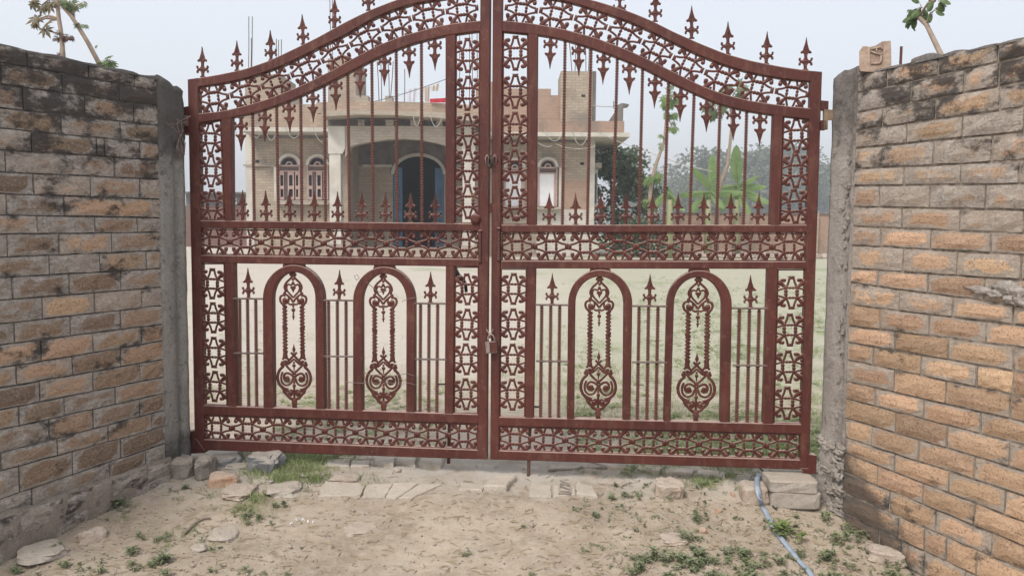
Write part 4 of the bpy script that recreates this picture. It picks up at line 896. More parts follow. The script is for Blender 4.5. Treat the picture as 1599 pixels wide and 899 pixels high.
# reinforcing bars left standing on the roof
STL = simple('thin_dark_steel', (.10, .085, .08), None, 9, .8, 0)
for k, (x0, y0, x1, y1, Y) in enumerate(((388, 118, 388.5, 26, 29), (393, 118, 394, 26, 29), (391.5, 118, 392.5, 60, 29), (431, 118, 431.5, 61, 29), (434.5, 118, 435, 63, 29), (438, 118, 439.5, 62, 29), (516, 95, 515, -6, 29), (519, 95, 519, -6, 29), (592, 160, 589, 96, 27), (596, 160, 594.5, 90, 27), (608, 152, 606, 94, 27),
                               (610, 152, 614, 96, 27), (631.5, 160, 632, 108, 27), (713, 165, 713, 50, 28), (717, 165, 718, 52, 28), (733, 165, 733, 50, 28), (738, 165, 737, 50, 28), (745, 165, 745, 52, 28), (893, 112, 889, 66, 26.8), (898, 112, 899, 70, 26.8), (915, 112, 914, 68, 26.8), (919, 112, 920, 66, 26.8), (958, 170, 958, 158, 26.2))):
    mb = MB(); tube(mb, [at_y(x0, y0, Y), at_y((x0 + x1) / 2 + .4, (y0 + y1) / 2, Y), at_y(x1, y1, Y)], .014, 5); mb.build('standing_rebar', STL, house)
# cables swagged under the eaves
CAB = simple('pale_cable', (.45, .42, .38), None, 5, .7, 0); CABD = simple('dark_cable', (.07, .07, .075), None, 5, .7, 0)
def sag(a, b, d, n=10): return [a.lerp(b, i / n) - Vector((0, 0, 4 * d * (i / n) * (1 - i / n))) for i in range(n + 1)]
for x0, x1, y0, y1, dp in ((366, 382, 200, 203, 14), (392, 408, 200, 202, 14), (414, 432, 201, 205, 16), (446, 470, 199, 204, 14), (489, 512, 199, 215, 14), (645, 656, 180, 184, 14), (672, 690, 182, 184, 14), (850, 880, 202, 206, 16), (893, 920, 203, 206, 22), (832, 862, 214, 228, 6), (868, 930, 225, 228, 6)):
    mb = MB(); a, b_ = at_y(x0, y0, 25.8 if not 500 < x0 < 740 else 24.7), at_y(x1, y1, 25.8 if not 500 < x0 < 740 else 24.7); tube(mb, sag(a, b_, dp / 1250 * 26), .012, 4); mb.build('swagged_cable', CAB, house)
def cable(label, pts, r, mat, d):
    mb = MB()
    for a, b_ in zip(pts, pts[1:]): tube(mb, sag(a, b_, d), r, 4)
    mb.top('overhead_cable', mat, label, 'cable', base=pts[0])
cable('dark cable slung over the house roof down to the parapet', [at_y(696, 124, 24.3), at_y(615, 151, 25), at_y(560, 163, 26)], .010, CABD, .02)
cable('pale wire running from the house eave down towards the banana plants', [at_y(934, 206, 26), at_y(1010, 236, 24), at_y(1112, 268, 20)], .010, CAB, .05)
cable('thin wire from the stair tower to the broken parapet post', [at_y(923, 164.5, 26.2), at_y(962, 166, 26.2)], .012, CAB, .03)
cable('thin wires crossing low behind the banana plants', [at_y(1000, 258, 30), at_y(1210, 300, 30)], .012, CAB, .1)
# washing on the roof
CREAM = simple('cream_cloth', (.62, .55, .49), (.52, .46, .41), 6, .9, .2); WCL = simple('whitish_cloth', (.66, .67, .72), (.55, .56, .62), 6, .9, .2); REDC = simple('red_cloth', (.50, .03, .05), (.36, .02, .035), 4, .9, .2)
def cloth(name, lab, cat, pts, Y, mat, fold=.03):
    n, m = 12, 5; (tl, tr, br, bl) = pts; vs = []; fs = []
    for j in range(m + 1):
        for i in range(n + 1):
            u, v = i / n, j / m; x = (tl[0] * (1 - u) + tr[0] * u) * (1 - v) + (bl[0] * (1 - u) + br[0] * u) * v; y = (tl[1] * (1 - u) + tr[1] * u) * (1 - v) + (bl[1] * (1 - u) + br[1] * u) * v
            p = at_y(x, y, Y); vs.append((p.x, Y + fold * math.sin(u * 15 + v * 2), p.z))
    b_ = len(vs); vs += [(x, y + .012, z) for x, y, z in vs]; w1 = n + 1
    for j in range(m):
        for i in range(n): a = j * w1 + i; fs.append((a, a + 1, a + w1 + 1, a + w1)); fs.append((b_ + a, b_ + a + w1, b_ + a + w1 + 1, b_ + a + 1))
    return MB().add(vs, fs).top(name, mat, lab, cat, smooth=True)
cloth('hanging_shirt', 'whitish shirt hanging on the roof washing line', 'clothes', ((633, 141), (652, 137), (650, 159), (636, 159)), 26.5, WCL)
cloth('hanging_towel', 'cream towel hanging on the roof washing line next to the shirt', 'towel', ((661, 137), (671, 135), (670.5, 160), (663, 159)), 26.5, CREAM)
cloth('hanging_cloth', 'small cream cloth highest on the washing line beside the towel', 'cloth', ((672, 136), (686, 130), (685, 142), (673, 142)), 26.4, CREAM)
cloth('red_cloth', 'red patterned cloth draped over the roof parapet', 'cloth', ((671, 154.5), (700, 153), (700, 160.5), (671.5, 160.5)), 24.9, REDC, .01)
# boundary wall, rubble and outbuilding
bw = thing('boundary_wall', 'low raw brick boundary wall far across the yard on the right', 'wall', (X(1150, 31), 31, .36))
mb = MB(); box(mb, X(1036, 31), X(1700, 31), 31, 31.25, .2, Zp(1160, 334, 31)); mb.build('brick_face', HBR, bw); mb = MB(); box(mb, X(1036, 31), X(1700, 31), 30.95, 31.3, Zp(1160, 334, 31), Zp(1160, 332, 31)); mb.build('coping', HCD, bw)
for px in (1098, 1162, 1270, 1400): mb = MB(); box(mb, X(px - 6, 31), X(px + 6, 31), 30.85, 31.0, .2, Zp(px, 333, 31)); mb.build('brick_pier', HBP, bw)
ob = thing('outbuilding', 'low dark-roofed outbuilding with a small white window at the far left', 'building', (X(372, 38), 38, .3))
mb = MB(); box(mb, X(290, 38), X(389, 38), 38, 42, .1, Zp(372, 322, 38)); mb.build('wall', mat_farbrick('dull_red_brick', (.20, .10, .08), (.15, .08, .07), (.17, .12, .10)), ob)
mb = MB(); box(mb, X(290, 38), X(389, 38), 38.1, 42, Zp(372, 322, 38), Zp(372, 303, 38)); mb.build('upper_wall', simple('grey_wall', (.22, .22, .24), (.13, .13, .15), 2, .9, 0), ob)
mb = MB(); box(mb, X(288, 38), X(388, 38), 37.6, 42.2, Zp(372, 303, 38), Zp(372, 300.5, 38)); mb.build('roof', HCD, ob)
mb = MB(); bpx(mb, 364, 370.5, 309.5, 319, 38.05, .04); f_ = mb.build('window', WHITE, ob); mb = MB(); bpx(mb, 367.5, 369, 312, 315, 38.0, .04); mb.build('pane', DARKI, f_)
# ------------------------------------------------------------------ trees and plants
def mat_leaf(name, a, bcol, scale=3.0, tr=.25):
    m, t, b = new_mat(name); g = geo(t); n = nz(t, g.outputs['Position'], scale, 4); n2 = nz(t, g.outputs['Position'], scale * 14, 2)
    c = mixc(t, sstep(t, n, .35, .65), a, bcol); c = mixc(t, sstep(t, n2, .4, .7, 0, .5), c, tuple(min(1, x * 1.5) for x in bcol)); t.links.new(c, b.inputs['Base Color']); b.inputs['Roughness'].default_value = .55
    tl = N(t, 'ShaderNodeBsdfTranslucent'); t.links.new(c, tl.inputs[0]); mx = N(t, 'ShaderNodeMixShader'); mx.inputs[0].default_value = tr
    o = [n_ for n_ in t.nodes if n_.type == 'OUTPUT_MATERIAL'][0]; t.links.new(b.outputs[0], mx.inputs[1]); t.links.new(tl.outputs[0], mx.inputs[2]); t.links.new(mx.outputs[0], o.inputs[0]); return m
LDARK = mat_leaf('dark_mango_leaf', (.05, .075, .038), (.11, .15, .075)); LFAR = mat_leaf('hazy_far_leaf', (.07, .095, .055), (.14, .165, .09), .5); LMID = mat_leaf('mid_green_leaf', (.055, .09, .03), (.12, .17, .055), 4)
LBAN = mat_leaf('banana_leaf', (.13, .21, .07), (.20, .29, .10), 2, .4); LYOU = mat_leaf('young_green_leaf', (.10, .17, .04), (.17, .25, .075), 6, .35); LOLD = mat_leaf('olive_brown_leaf', (.10, .10, .045), (.17, .13, .07), 8, .3)
BARK = simple('grey_brown_bark', (.24, .19, .15), (.14, .11, .09), 9, .95, .5, .01); STEM = simple('pale_sapling_stem', (.36, .28, .21), (.24, .18, .14), 22, .8, .3, .002)
def leafquads(mb, c, n, r, size, rr, squash=.75):
    for _ in range(n):
        while True:
            d = Vector((rr.uniform(-1, 1), rr.uniform(-1, 1), rr.uniform(-1, 1)))
            if .2 < d.length < 1: break
        p = c + Vector((d.x * r, d.y * r, d.z * r * squash)); a = Vector((rr.gauss(0, 1), rr.gauss(0, 1), rr.gauss(0, .6) - .5)).normalized(); s = size * rr.uniform(.6, 1.3)
        w_ = a.cross(Vector((rr.gauss(0, 1), rr.gauss(0, 1), rr.gauss(0, 1)))).normalized() * s * .3
        mb.add([p, p + a * s * .5 + w_, p + a * s, p + a * s * .5 - w_], [(0, 1, 2, 3)])
def tree(name, label, cat, x, Y, h, r, nleaf, size, mat, seed, group=None, z0=None, trunk=.12, squash=1.0, low=.35):
    rr = random.Random(seed); z0 = ground_z(x, Y) - .1 if z0 is None else z0; root = thing(name, label, cat, (x, Y, z0), group)
    mb = MB(); top = Vector((x + rr.uniform(-.2, .2) * r, Y, z0 + h * .8)); tp = [Vector((x, Y, z0)), Vector((x + r * .05, Y, z0 + h * .25)), Vector((x - r * .06, Y, z0 + h * .5)), top]; tube(mb, tp, [trunk * h * .25, trunk * h * .2, trunk * h * .13, trunk * h * .04], 7)
    cl = []
    for k in range(26):
        a = rr.uniform(0, 6.28); rad = r * math.sqrt(rr.random()) * .82; zz = low + (1 - low) * rr.random(); rad *= math.sqrt(max(.05, 1 - ((zz - (low + .35)) / .62) ** 2)) 
        c = Vector((x + rad * math.cos(a), Y + rad * math.sin(a), z0 + h * zz * .97)); cl.append(c)
        if k % 2 == 0: s = tp[1].lerp(tp[3], rr.uniform(.1, .9)); tube(mb, [s, s.lerp(c, .5) + Vector((0, 0, .06 * h)), c], [trunk * h * .07, trunk * h * .045, trunk * h * .015], 5)
    mb.build('trunk', BARK, root, True)
    mb = MB()
    for c in cl: k = rr.uniform(.6, 1.3); leafquads(mb, c, int(nleaf / 26 * k), r * .33 * k, size, rr, .8)
    mb.build('crown', mat, root); return root
tree('mango_tree', 'dense dark green mango tree standing right beside the house', 'tree', X(962, 29), 29.5, 3.9, 1.75, 7000, .17, LDARK, 3, low=.12)
tree('bush', 'dark green bush under the mango tree at the foot of the house', 'bush', X(1000, 27), 27, 1.3, 1.3, 2600, .13, LDARK, 5, low=.05)
for k, (px, Y, ptop, r, lab) in enumerate(((1105, 62, 236, 4.2, 'tallest faded tree with a browned top above the banana plants'), (1178, 70, 246, 5.2, 'broad hazy tree behind the right edge of the gate'), (1232, 74, 236, 5.0, 'rounded hazy tree showing between the right gate stiles'), (1062, 80, 272, 5.5, 'low faint tree between the two leaning saplings'), (1020, 90, 290, 6.0, 'faintest low tree on the horizon right of the mango tree'), (1300, 78, 262, 5.5, 'hazy tree showing past the pale concrete pillar'), (1150, 95, 262, 7.0, 'distant tree behind the tall banana leaves'))):
    Y *= 2.3; r *= 2.3; zt_ = Zp(px, ptop, Y); tree('far_tree', lab, 'tree', X(px, Y), Y, zt_ - .2, r, 6000, .85, LFAR, 20 + k, 'hazy trees beyond the boundary wall', z0=.2, low=.08)
# paddle leaves of the bananas
def paddle(mb, base, tip, w_, face, bend=.0, n=12, tear=.0, rr=R):
    base, tip = Vector(base), Vector(tip); ax = tip - base; L = ax.length; side = ax.cross(face).normalized(); nn = side.cross(ax).normalized(); vs = []; fs = []
    for i in range(n + 1):
        u = i / n; c = base + ax * u + nn * (bend * L * 4 * u * (1 - u)); ww = w_ * (math.sin(math.pi * min(1, u * .93 + .07)) ** .55) * (1 - tear * rr.random())
        vs += [c + side * ww - nn * ww * .35, c, c - side * ww - nn * ww * .35]
    for i in range(n): a = i * 3; fs += [(a, a + 1, a + 4, a + 3), (a + 1, a + 2, a + 5, a + 4)]
    mb.add(vs, fs)
def banana(lab, Y, basepx, leaves, seed):
    b0 = at_y(basepx, 380, Y); b0.z = ground_z(b0.x, Y); root = thing('banana_plant', lab, 'banana plant', tuple(b0), 'banana plants in the yard'); rr = random.Random(seed)
    c = at_y(basepx, 312, Y); mb = MB(); tube(mb, [b0, b0.lerp(c, .5), c], [.15, .12, .08], 8); mb.build('trunk', simple('banana_stem', (.20, .24, .11), (.30, .26, .16), 6, .7, .1), root, True)
    for (x0, y0, x1, y1, wpx, bend, dy) in leaves:
        mb = MB(); p0, p1 = at_y(x0, y0, Y), at_y(x1, y1, Y + dy); paddle(mb, p0, p1, wpx / 1250 * Y, Vector((0, -1, .15)), bend, 12, .12, rr); tube(mb, [c, (c + p0) / 2 + Vector((0, 0, .03)), p0, p0.lerp(p1, .5)], [.05, .04, .03, .015], 5); mb.build('leaf', LBAN, root, True)
banana('banana plant with two upright pale leaves left of the second leaning sapling', 27, 1106, ((1113, 291, 1112, 240, 7.5, .0, .1), (1110, 294, 1080, 262, 7, .05, -.2), (1108, 300, 1060, 305, 6, -.12, -.3), (1114, 302, 1165, 300, 6, -.14, .3), (1106, 304, 1078, 332, 7, -.1, -.4), (1110, 298, 1132, 326, 6, -.1, -.5)), 4)
banana('taller banana plant with a long upright leaf in front of the hazy trees', 28, 1150, ((1152, 284, 1150, 226, 10.5, .0, .1), (1150, 290, 1104, 300, 7, -.16, -.4), (1154, 288, 1198, 292, 7, -.2, .3), (1156, 294, 1205, 318, 7, -.15, -.3), (1150, 296, 1126, 330, 7, -.1, -.5), (1152, 296, 1172, 335, 7, -.1, -.4), (1153, 292, 1185, 275, 5, -.1, .3)), 5)
banana('small banana plant with one drooping bright leaf beside the first sapling', 26, 1046, ((1041, 292, 1051, 330, 7, .05, .1), (1043, 300, 1070, 330, 5, -.1, -.3), (1041, 300, 1022, 322, 5, -.12, -.3)), 6)
# lobed leaves of the castor / papaya saplings
def lobed(mb, c, d, up, s, lobes=7, droop=.25):
    """a palmate leaf: centre c, pointing d, face up"""
    d = d.normalized(); side = d.cross(up).normalized(); nn = side.cross(d).normalized(); vs = [c]; fs = []; n = lobes
    for k in range(n):
        a = math.radians(-125 + 250 * k / (n - 1)); L = s * (1 - .35 * abs(k - (n - 1) / 2) / ((n - 1) / 2)); dirv = d * math.cos(a) + side * math.sin(a); pv = d * -math.sin(a) + side * math.cos(a)
        b_ = len(vs); m = c + dirv * L * .5; vs += [m + pv * L * .17 - nn * droop * L * .2, c + dirv * L - nn * droop * L, m - pv * L * .17 - nn * droop * L * .2, m]
        fs += [(0, b_ + 3, b_), (0, b_ + 2, b_ + 3), (b_, b_ + 3, b_ + 1), (b_ + 3, b_ + 2, b_ + 1)]
    mb.add(vs, fs)
def sapling(name, lab, cat, Y, trunk, r0, r1, clusters, mat, seed, zroot=None, P=None, stem=STEM, group=None, oval=False):
    """trunk and cluster positions are traced at distance Y; clusters: (px, py, spread px, leaves, leaf size px)"""
    P = P or (lambda x, y, dy=0: at_y(x, y, Y + dy)); rr = random.Random(seed); pts = [P(x, y) for x, y in trunk]; b0 = pts[0].copy(); b0.z = ground_z(b0.x, b0.y) - .03 if zroot is None else zroot
    root = thing(name, lab, cat, tuple(b0), group); mb = MB(); al = [b0] + pts; tube(mb, al, [r0 + (r1 - r0) * i / (len(al) - 1) for i in range(len(al))], 8)
    for cx, cy, sp, n, sz_ in clusters:
        c = P(cx, cy); near = min(al, key=lambda q: (q - c).length); 
        if (near - c).length > .012 * (c - CAM).length: tube(mb, [near, near.lerp(c, .5) + Vector((0, 0, .02)), c], [r1 * .8, r1 * .6, r1 * .4], 6)
    mb.build('trunk', stem, root, True); mb = MB(); mb2 = MB()
    for cx, cy, sp, n, sz_ in clusters:
        c = P(cx, cy); dist = (c - CAM).length; s = sz_ / 1250 * dist; spr = sp / 1250 * dist
        for k in range(n):
            d = Vector((rr.gauss(0, 1), rr.gauss(0, .8), rr.gauss(-.3, .6))).normalized(); e = c + d * spr * rr.uniform(.5, 1); tube(mb2, [c, c.lerp(e, .5) + Vector((0, 0, spr * .1)), e], max(.0015, r1 * .18), 4)
            if oval: paddle(mb, e, e + (d + Vector((0, 0, -.5))).normalized() * s, s * .32, Vector((rr.gauss(0, .3), -1, .6)), .05, 6)
            else: lobed(mb, e, d + Vector((0, 0, -.5)), Vector((rr.gauss(0, .4), -.8, .7)), s, 7, .2)
    mb2.build('twigs', stem, root, True); mb.build('foliage', mat, root); return root
sapling('sapling', 'thin leaning sapling with tufts of leaves rising in the yard beside the mango tree', 'sapling', 26.5, ((1015, 320), (1015, 306), (1017, 287), (1024, 258), (1037, 222), (1041, 180), (1047, 155)), .085, .034, ((1017, 274, 12, 10, 12), (1049, 152, 13, 22, 12), (1047, 180, 7, 14, 9), (1050, 200, 6, 10, 8), (1035, 213, 3, 3, 8), (1030, 229, 3, 3, 8), (1022, 256, 2, 2, 6), (1018, 315, 12, 14, 11), (1042, 165, 6, 10, 8)), LYOU, 3)
sapling('sapling', 'crooked sapling between the two banana plants with its crown behind the arched rail', 'sapling', 27.5, ((1120, 330), (1122, 303), (1127, 281), (1136, 258), (1140, 225), (1143, 190), (1140, 160)), .09, .04, ((1118, 172, 14, 20, 11), (1104, 166, 7, 8, 9), (1150, 140, 12, 16, 10), (1136, 158, 9, 12, 9), (1130, 136, 10, 8, 9)), LMID, 4)
sapling('sapling', 'tall thin plant with sparse leaves behind the left wall, its stem leaning', 'sapling', 5.2, ((167, 112), (155, 100), (138, 68), (121, 40), (110, 24), (95, 8), (88, -25)), .018, .010, ((112, 20, 3, 4, 6), (125, 38, 7, 7, 6), (108, 5, 9, 16, 8), (128, 5, 6, 3, 6), (167, 96, 10, 12, 10), (150, 72, 1.5, 2, 4)), LMID, 8)
sapling('sapling', 'upright reddish stem with withered leaves and lobed leaves behind the left brick wall', 'sapling', 5.0, ((99, 95), (98, 80), (96, 55), (92, 30), (89, 0), (88, -30)), .016, .011, ((60, 30, 3, 3, 17), (68, 44, 5, 3, 15), (50, 38, 3, 2, 10), (50, 2, 5, 5, 11), (80, 5, 6, 5, 13), (66, 8, 5, 3, 10)), LOLD, 12)
sapling('withered_shoot', 'clump of dead brown leaves hanging on the upright stem above the left wall', 'plant', 5.0, ((97, 62), (96, 48)), .006, .004, ((98, 56, 7, 16, 6), (88, 60, 5, 8, 5), (106, 58, 5, 7, 6), (93, 84, 2, 4, 4)), simple('dead_leaf', (.13, .075, .065), (.08, .05, .045), 20, .9, 0), 5, zroot=1.9)
PR = lambda x, y, dy=0: RP(*sz(x, y, RC, RD, RN), -.16)
sapling('sapling', 'young sapling with oval leaves growing out of the top of the right brick wall', 'sapling', 3.3, ((1430, 104), (1425, 88), (1412, 60), (1400, 34), (1388, 22), (1380, 14)), .0125, .0075, ((1384, 20, 7, 5, 14), (1392, 6, 9, 8, 14), (1376, 30, 4, 3, 12), (1410, 12, 6, 3, 12), (1415, -8, 10, 9, 14), (1370, 14, 3, 2, 13)), LMID, 4, zroot=1.75, P=PR, oval=True)
sapling('seedling', 'tiny green seedling on the right wall top beside the sapling stem', 'plant', 3.3, ((1433, 98), (1433, 90)), .0025, .0015, ((1433, 89, 3, 5, 6),), LYOU, 9, zroot=1.78, P=PR, oval=True)
sapling('seedling', 'flat pair of broad leaves sprouting from the right wall top', 'plant', 3.3, ((1458, 92), (1456, 89)), .0025, .0015, ((1450, 91, 6, 4, 11), (1460, 87, 5, 4, 10)), LYOU, 10, zroot=1.80, P=PR, oval=True)
# ------------------------------------------------------------------ stones, blocks and paving about the gate
def mat_stone(name, a, bcol, dark=(.10, .09, .08), scale=14):
    m, t, b = new_mat(name); tc = geo(t).outputs['Position']; n1 = nz(t, tc, scale, 6, .65); n2 = nz(t, tc, scale * 5, 6, .7); g = geo(t)
    c = mixc(t, sstep(t, n1, .35, .65), a, bcol); c = mixc(t, sstep(t, n2, .58, .72, 0, .6), c, dark)
    sx = N(t, 'ShaderNodeSeparateXYZ'); t.links.new(g.outputs['Normal'], sx.inputs[0]); c = mixc(t, mth(t, 'MULTIPLY', sstep(t, sx.outputs[2], .3, .9), .62), c, (.43, .375, .31)); c = mixc(t, sstep(t, n2, .45, .36, 0, .5), c, dark)
    t.links.new(c, b.inputs['Base Color']); b.inputs['Roughness'].default_value = .95; t.links.new(bump(t, n2, .6, .004, bump(t, n1, .7, .014)), b.inputs['Normal']); return m
SPINK = mat_stone('pinkish_stone', (.36, .28, .225), (.44, .365, .30)); SGREY = mat_stone('pale_grey_stone', (.34, .30, .26), (.42, .38, .33)); SORA = mat_stone('orange_brick_piece', (.38, .23, .15), (.45, .32, .23)); SBLUE = mat_stone('blue_grey_stone', (.15, .155, .165), (.25, .25, .255)); SDARK = mat_stone('dark_damp_stone', (.17, .15, .13), (.25, .22, .19)); SBRN = mat_stone('brown_brick_piece', (.27, .21, .17), (.34, .28, .235))
PAVE = mat_stone('dusty_paving_brick', (.40, .35, .29), (.50, .45, .385), (.22, .19, .155), 16)
def gpt(px, py):
    """where a pixel's ray meets the ground"""
    z = 0.0
    for _ in range(12): p = on_z(px, py, z); z = ground_h(p.x, p.y)
    return Vector((p.x, p.y, z))
def rock_mesh(mb, c, a, b_, h, rot, seed, rough=.18, sq=3.2, nu=16, nv=9, sink=.25):
    """an angular worn block: superellipsoid a x b x h, partly sunk in the ground"""
    vs = []; fs = []; cr, sr = math.cos(rot), math.sin(rot)
    def pw(v, e): return math.copysign(abs(v) ** (2 / e), v)
    for j in range(nv + 1):
        ph = -math.pi / 2 + math.pi * j / nv
        for i in range(nu):
            th = 2 * math.pi * i / nu; x = pw(math.cos(ph), sq) * pw(math.cos(th), sq); y = pw(math.cos(ph), sq) * pw(math.sin(th), sq); z = pw(math.sin(ph), sq)
            k = 1 + rough * fnoise((x * 1.3 + seed, y * 1.3, z * 1.3), 1, 4); X_, Y_, Z_ = x * a * k, y * b_ * k, z * h / 2 * k
            vs.append((c.x + X_ * cr - Y_ * sr, c.y + X_ * sr + Y_ * cr, c.z + h / 2 * (1 - 2 * sink) + Z_))
    for j in range(nv):
        for i in range(nu): l = (i + 1) % nu; fs.append((j * nu + i, j * nu + l, (j + 1) * nu + l, (j + 1) * nu + i))
    fs.append(tuple(range(nu - 1, -1, -1))); fs.append(tuple(nv * nu + i for i in range(nu))); return mb.add(vs, fs)
def stone(lab, x0, x1, yt, yb, mat, seed, rot=.0, hf=.5, cat='stone', name=None, group=None, sq=3.2, rough=.2, deep=1.0):
    """placed from the pixel box it fills: x0..x1, top yt, foot yb"""
    p = gpt((x0 + x1) / 2, yb); L = gpt(x0, yb); Rr = gpt(x1, yb); w_ = abs(Rr.x - L.x); hp = (yb - yt) / 1250 * p.y; h = max(.02, hp * hf); dep = max(.04, (hp - h) / .30 * deep)
    c = Vector((p.x, p.y + dep / 2, 0)); c.z = ground_h(c.x, c.y) - .004; mb = MB(); rock_mesh(mb, c, w_ / 2, dep / 2, h * 1.35, rot, seed, rough * 1.3, sq, 20, 11, .33); 
    return mb.top(name or cat.replace(' ', '_'), mat, lab, cat, group, False, c)
stone('pinkish angular stone lying alone at the foot of the left wall', 121, 158, 823, 852, SPINK, 3, .5, .75)
stone('long pale stone slab half buried in the lower left corner', 12, 73, 850, 886, SGREY, 6, .55, .35)
stone('orange-brown broken brick block beside the small grey post', 320, 366, 731, 762, SORA, 9, .1, .75, 'brick piece')
stone('orange brick lying in the grass far behind the right gate leaf', 1098, 1113, 424, 433, SORA, 13, .1, .8, 'brick piece')
stone('thin pale slab resting just behind the orange broken brick', 348, 388, 724, 738, SGREY, 14, -.2, .4)
stone('flat pale stone leading from the broken brick to the large slab', 391, 429, 743, 759, SGREY, 18, .0, .35)
stone('largest pale flat stone in the cluster left of the threshold', 408, 464, 749, 779, SGREY, 22, .2, .4)
stone('worn grey stone in front of the orange broken brick', 341, 388, 757, 786, SPINK, 26, -.1, .4)
stone('small pale stone between the grass and the dark earth wedge', 470, 506, 733, 746, SGREY, 31, .0, .5)
stone('brown clod of brick at the left end of the paving row', 514, 560, 736, 756, SBRN, 35, .1, .5, 'brick piece')
stone('flat stone almost flush with the sand in the foreground', 530, 586, 812, 836, SPINK, 41, .15, .12)
stone('pale stone sunk in the sand below the weeds on the left', 318, 358, 820, 848, SGREY, 44, .2, .2)
stone('small thin stone with a raised edge in the left foreground', 293, 318, 846, 862, SGREY, 47, .2, .4)
stone('squarish pinkish-brown stone standing right of the threshold', 1026, 1070, 742, 780, SPINK, 51, .1, .62)
stone('pale brick-shaped block that the hose bends over', 1162, 1204, 752, 790, SPINK, 55, -.1, .6, sq=5, rough=.1)
stone('low flat stone in the weeds right of centre', 1036, 1078, 835, 856, SPINK, 59, .1, .25)
stone('round pebble under the tall weed right of centre', 1092, 1106, 822, 832, SORA, 63, 0, .8, 'pebble', sq=2.3)
stone('small orange pebble beside the hose block', 1141, 1150, 770, 778, SORA, 66, 0, .8, 'pebble', sq=2.3)
stone('small yellowish pebble right of the squarish stone', 1118, 1130, 792, 800, SORA, 67, 0, .8, 'pebble', sq=2.3)
stone('pinkish rock leaning at the foot of the right wall', 1366, 1432, 852, 888, SPINK, 71, -.4, .6)
stone('dark flat brick lump lying beyond the right end of the paving', 938, 980, 744, 758, SBRN, 75, .0, .4, 'brick piece')
stone('weathered kerb stone furthest left against the dark pillar', 262, 298, 710, 752, SDARK, 79, .1, .68, 'kerb stone', group='kerb stones at the left pillar', sq=4)
stone('weathered kerb stone second from the dark pillar', 297, 328, 706, 750, SDARK, 83, .1, .68, 'kerb stone', group='kerb stones at the left pillar', sq=4)
stone('blue-grey slab lying under the left hinge of the gate', 320, 370, 699, 728, SBLUE, 87, .15, .6, 'slab', sq=4)
stone('large blue-grey boulder under the gate beside the grass', 380, 434, 700, 740, SBLUE, 91, -.25, .68, sq=4.5, rough=.28)
stone('pale flat stone behind the grey post under the gate', 366, 398, 694, 708, SGREY, 95, 0, .4)
stone('tiny white stone chip in front of the back row of paving', 613, 626, 733, 740, SGREY, 97, 0, .6, 'pebble')
# concrete footing block under the right hinge, two courses
blk = thing('footing_block', 'pair of stacked concrete blocks under the right bottom hinge of the gate', 'concrete block', tuple(gpt(1242, 794)))
for (x0, x1, yt, yb, sd, nm) in ((1204, 1283, 772, 806, 5, 'lower_block'), (1202, 1280, 756, 780, 8, 'upper_block')):
    p = gpt((x0 + x1) / 2, 797); u = p.y / 1250; mb = MB(); h = (yb - yt) * u * .88; cz = CAM.z - ((yb - 367) * u); c = Vector((p.x, p.y + .075, cz)); rock_mesh(mb, c, (x1 - x0) / 2 * u, .085, h, -.06, sd, .06, 9, 28, 12, 0.0); mb.build(nm, mat_stone('footing_concrete', (.33, .29, .25), (.40, .355, .31), (.15, .13, .11)), blk)
# rubble footing of the right pillar: broken concrete lumps
mb = MB(); rr = random.Random(4)
for k in range(90):
    s = rr.uniform(-.145, .0); z = rr.uniform(-.12, .24) ; c = RP(s, z, rr.uniform(-.012, .010)); r_ = rr.uniform(.006, .026); lump(mb, c, r_ * rr.uniform(.7, 1.5), r_ * .6, r_ * rr.uniform(.5, 1), RN, k * 1.3, 8, 6, .75)
o = mb.build('crumbled_concrete', mat_concrete('crumbled', (.40, .36, .32), (.32, .285, .25), (.14, .12, .10), .3), rp); o['kind'] = 'stuff'
mb = MB()
for k in range(70):
    s = rr.uniform(-.06, -.018); z = rr.choice((rr.uniform(.2, 1.75), rr.uniform(1.25, 1.42))); c = RP(s, z, rr.uniform(-.012, -.002)); r_ = rr.uniform(.003, .011); lump(mb, c, r_ * rr.uniform(.5, 1.2), r_ * .7, r_ * rr.uniform(.6, 1.8), RN, k * 2.3, 8, 6, .9)
o = mb.build('crumbled_seam', CONC_R, rp); o['kind'] = 'stuff'
# grey post stub
p = at_y(376.5, 728, 4.07); mb = MB(); box(mb, p.x - .014, p.x + .014, p.y, p.y + .03, -.05, p.z + .17); mb.top('post_stub', SGREY, 'short grey post standing under the left gate leaf', 'post')
# paving bricks of the threshold
pv = thing('paved_threshold', 'broken rows of dusty paving bricks set in the earth under the gate', 'paving', tuple(gpt(700, 760)))
def paver(pts, mat=PAVE, h=.014, seed=0, name='paving_brick'):
    P_ = [gpt(*q) for q in pts]; zt = max(p.z for p in P_); nn = 5; ring = []
    for i in range(4):
        a, b_ = P_[i], P_[(i + 1) % 4]
        for k in range(nn): q = a.lerp(b_, k / nn); q = q + Vector((noise.noise(q * 40 + Vector((seed, 0, 0))), noise.noise(q * 40 + Vector((0, seed, 5))), 0)) * .007; ring.append(q)
    cen = sum(ring, Vector()) / len(ring); vs = [Vector((q.x, q.y, q.z - .03)) for q in ring] + [Vector((q.x, q.y, q.z + h * .75)) for q in ring] + [cen.lerp(q, .90) + Vector((0, 0, h + .003 * noise.noise(q * 20))) for q in ring]; n = len(ring)
    vs.append(Vector((cen.x, cen.y, cen.z + h * .9))); fs = []
    for i in range(n): l = (i + 1) % n; fs += [(i, l, n + l, n + i), (n + i, n + l, 2 * n + l, 2 * n + i), (2 * n + i, 2 * n + l, 3 * n)]
    mb = MB(); mb.add(vs, fs); return mb.build(name, mat, pv)
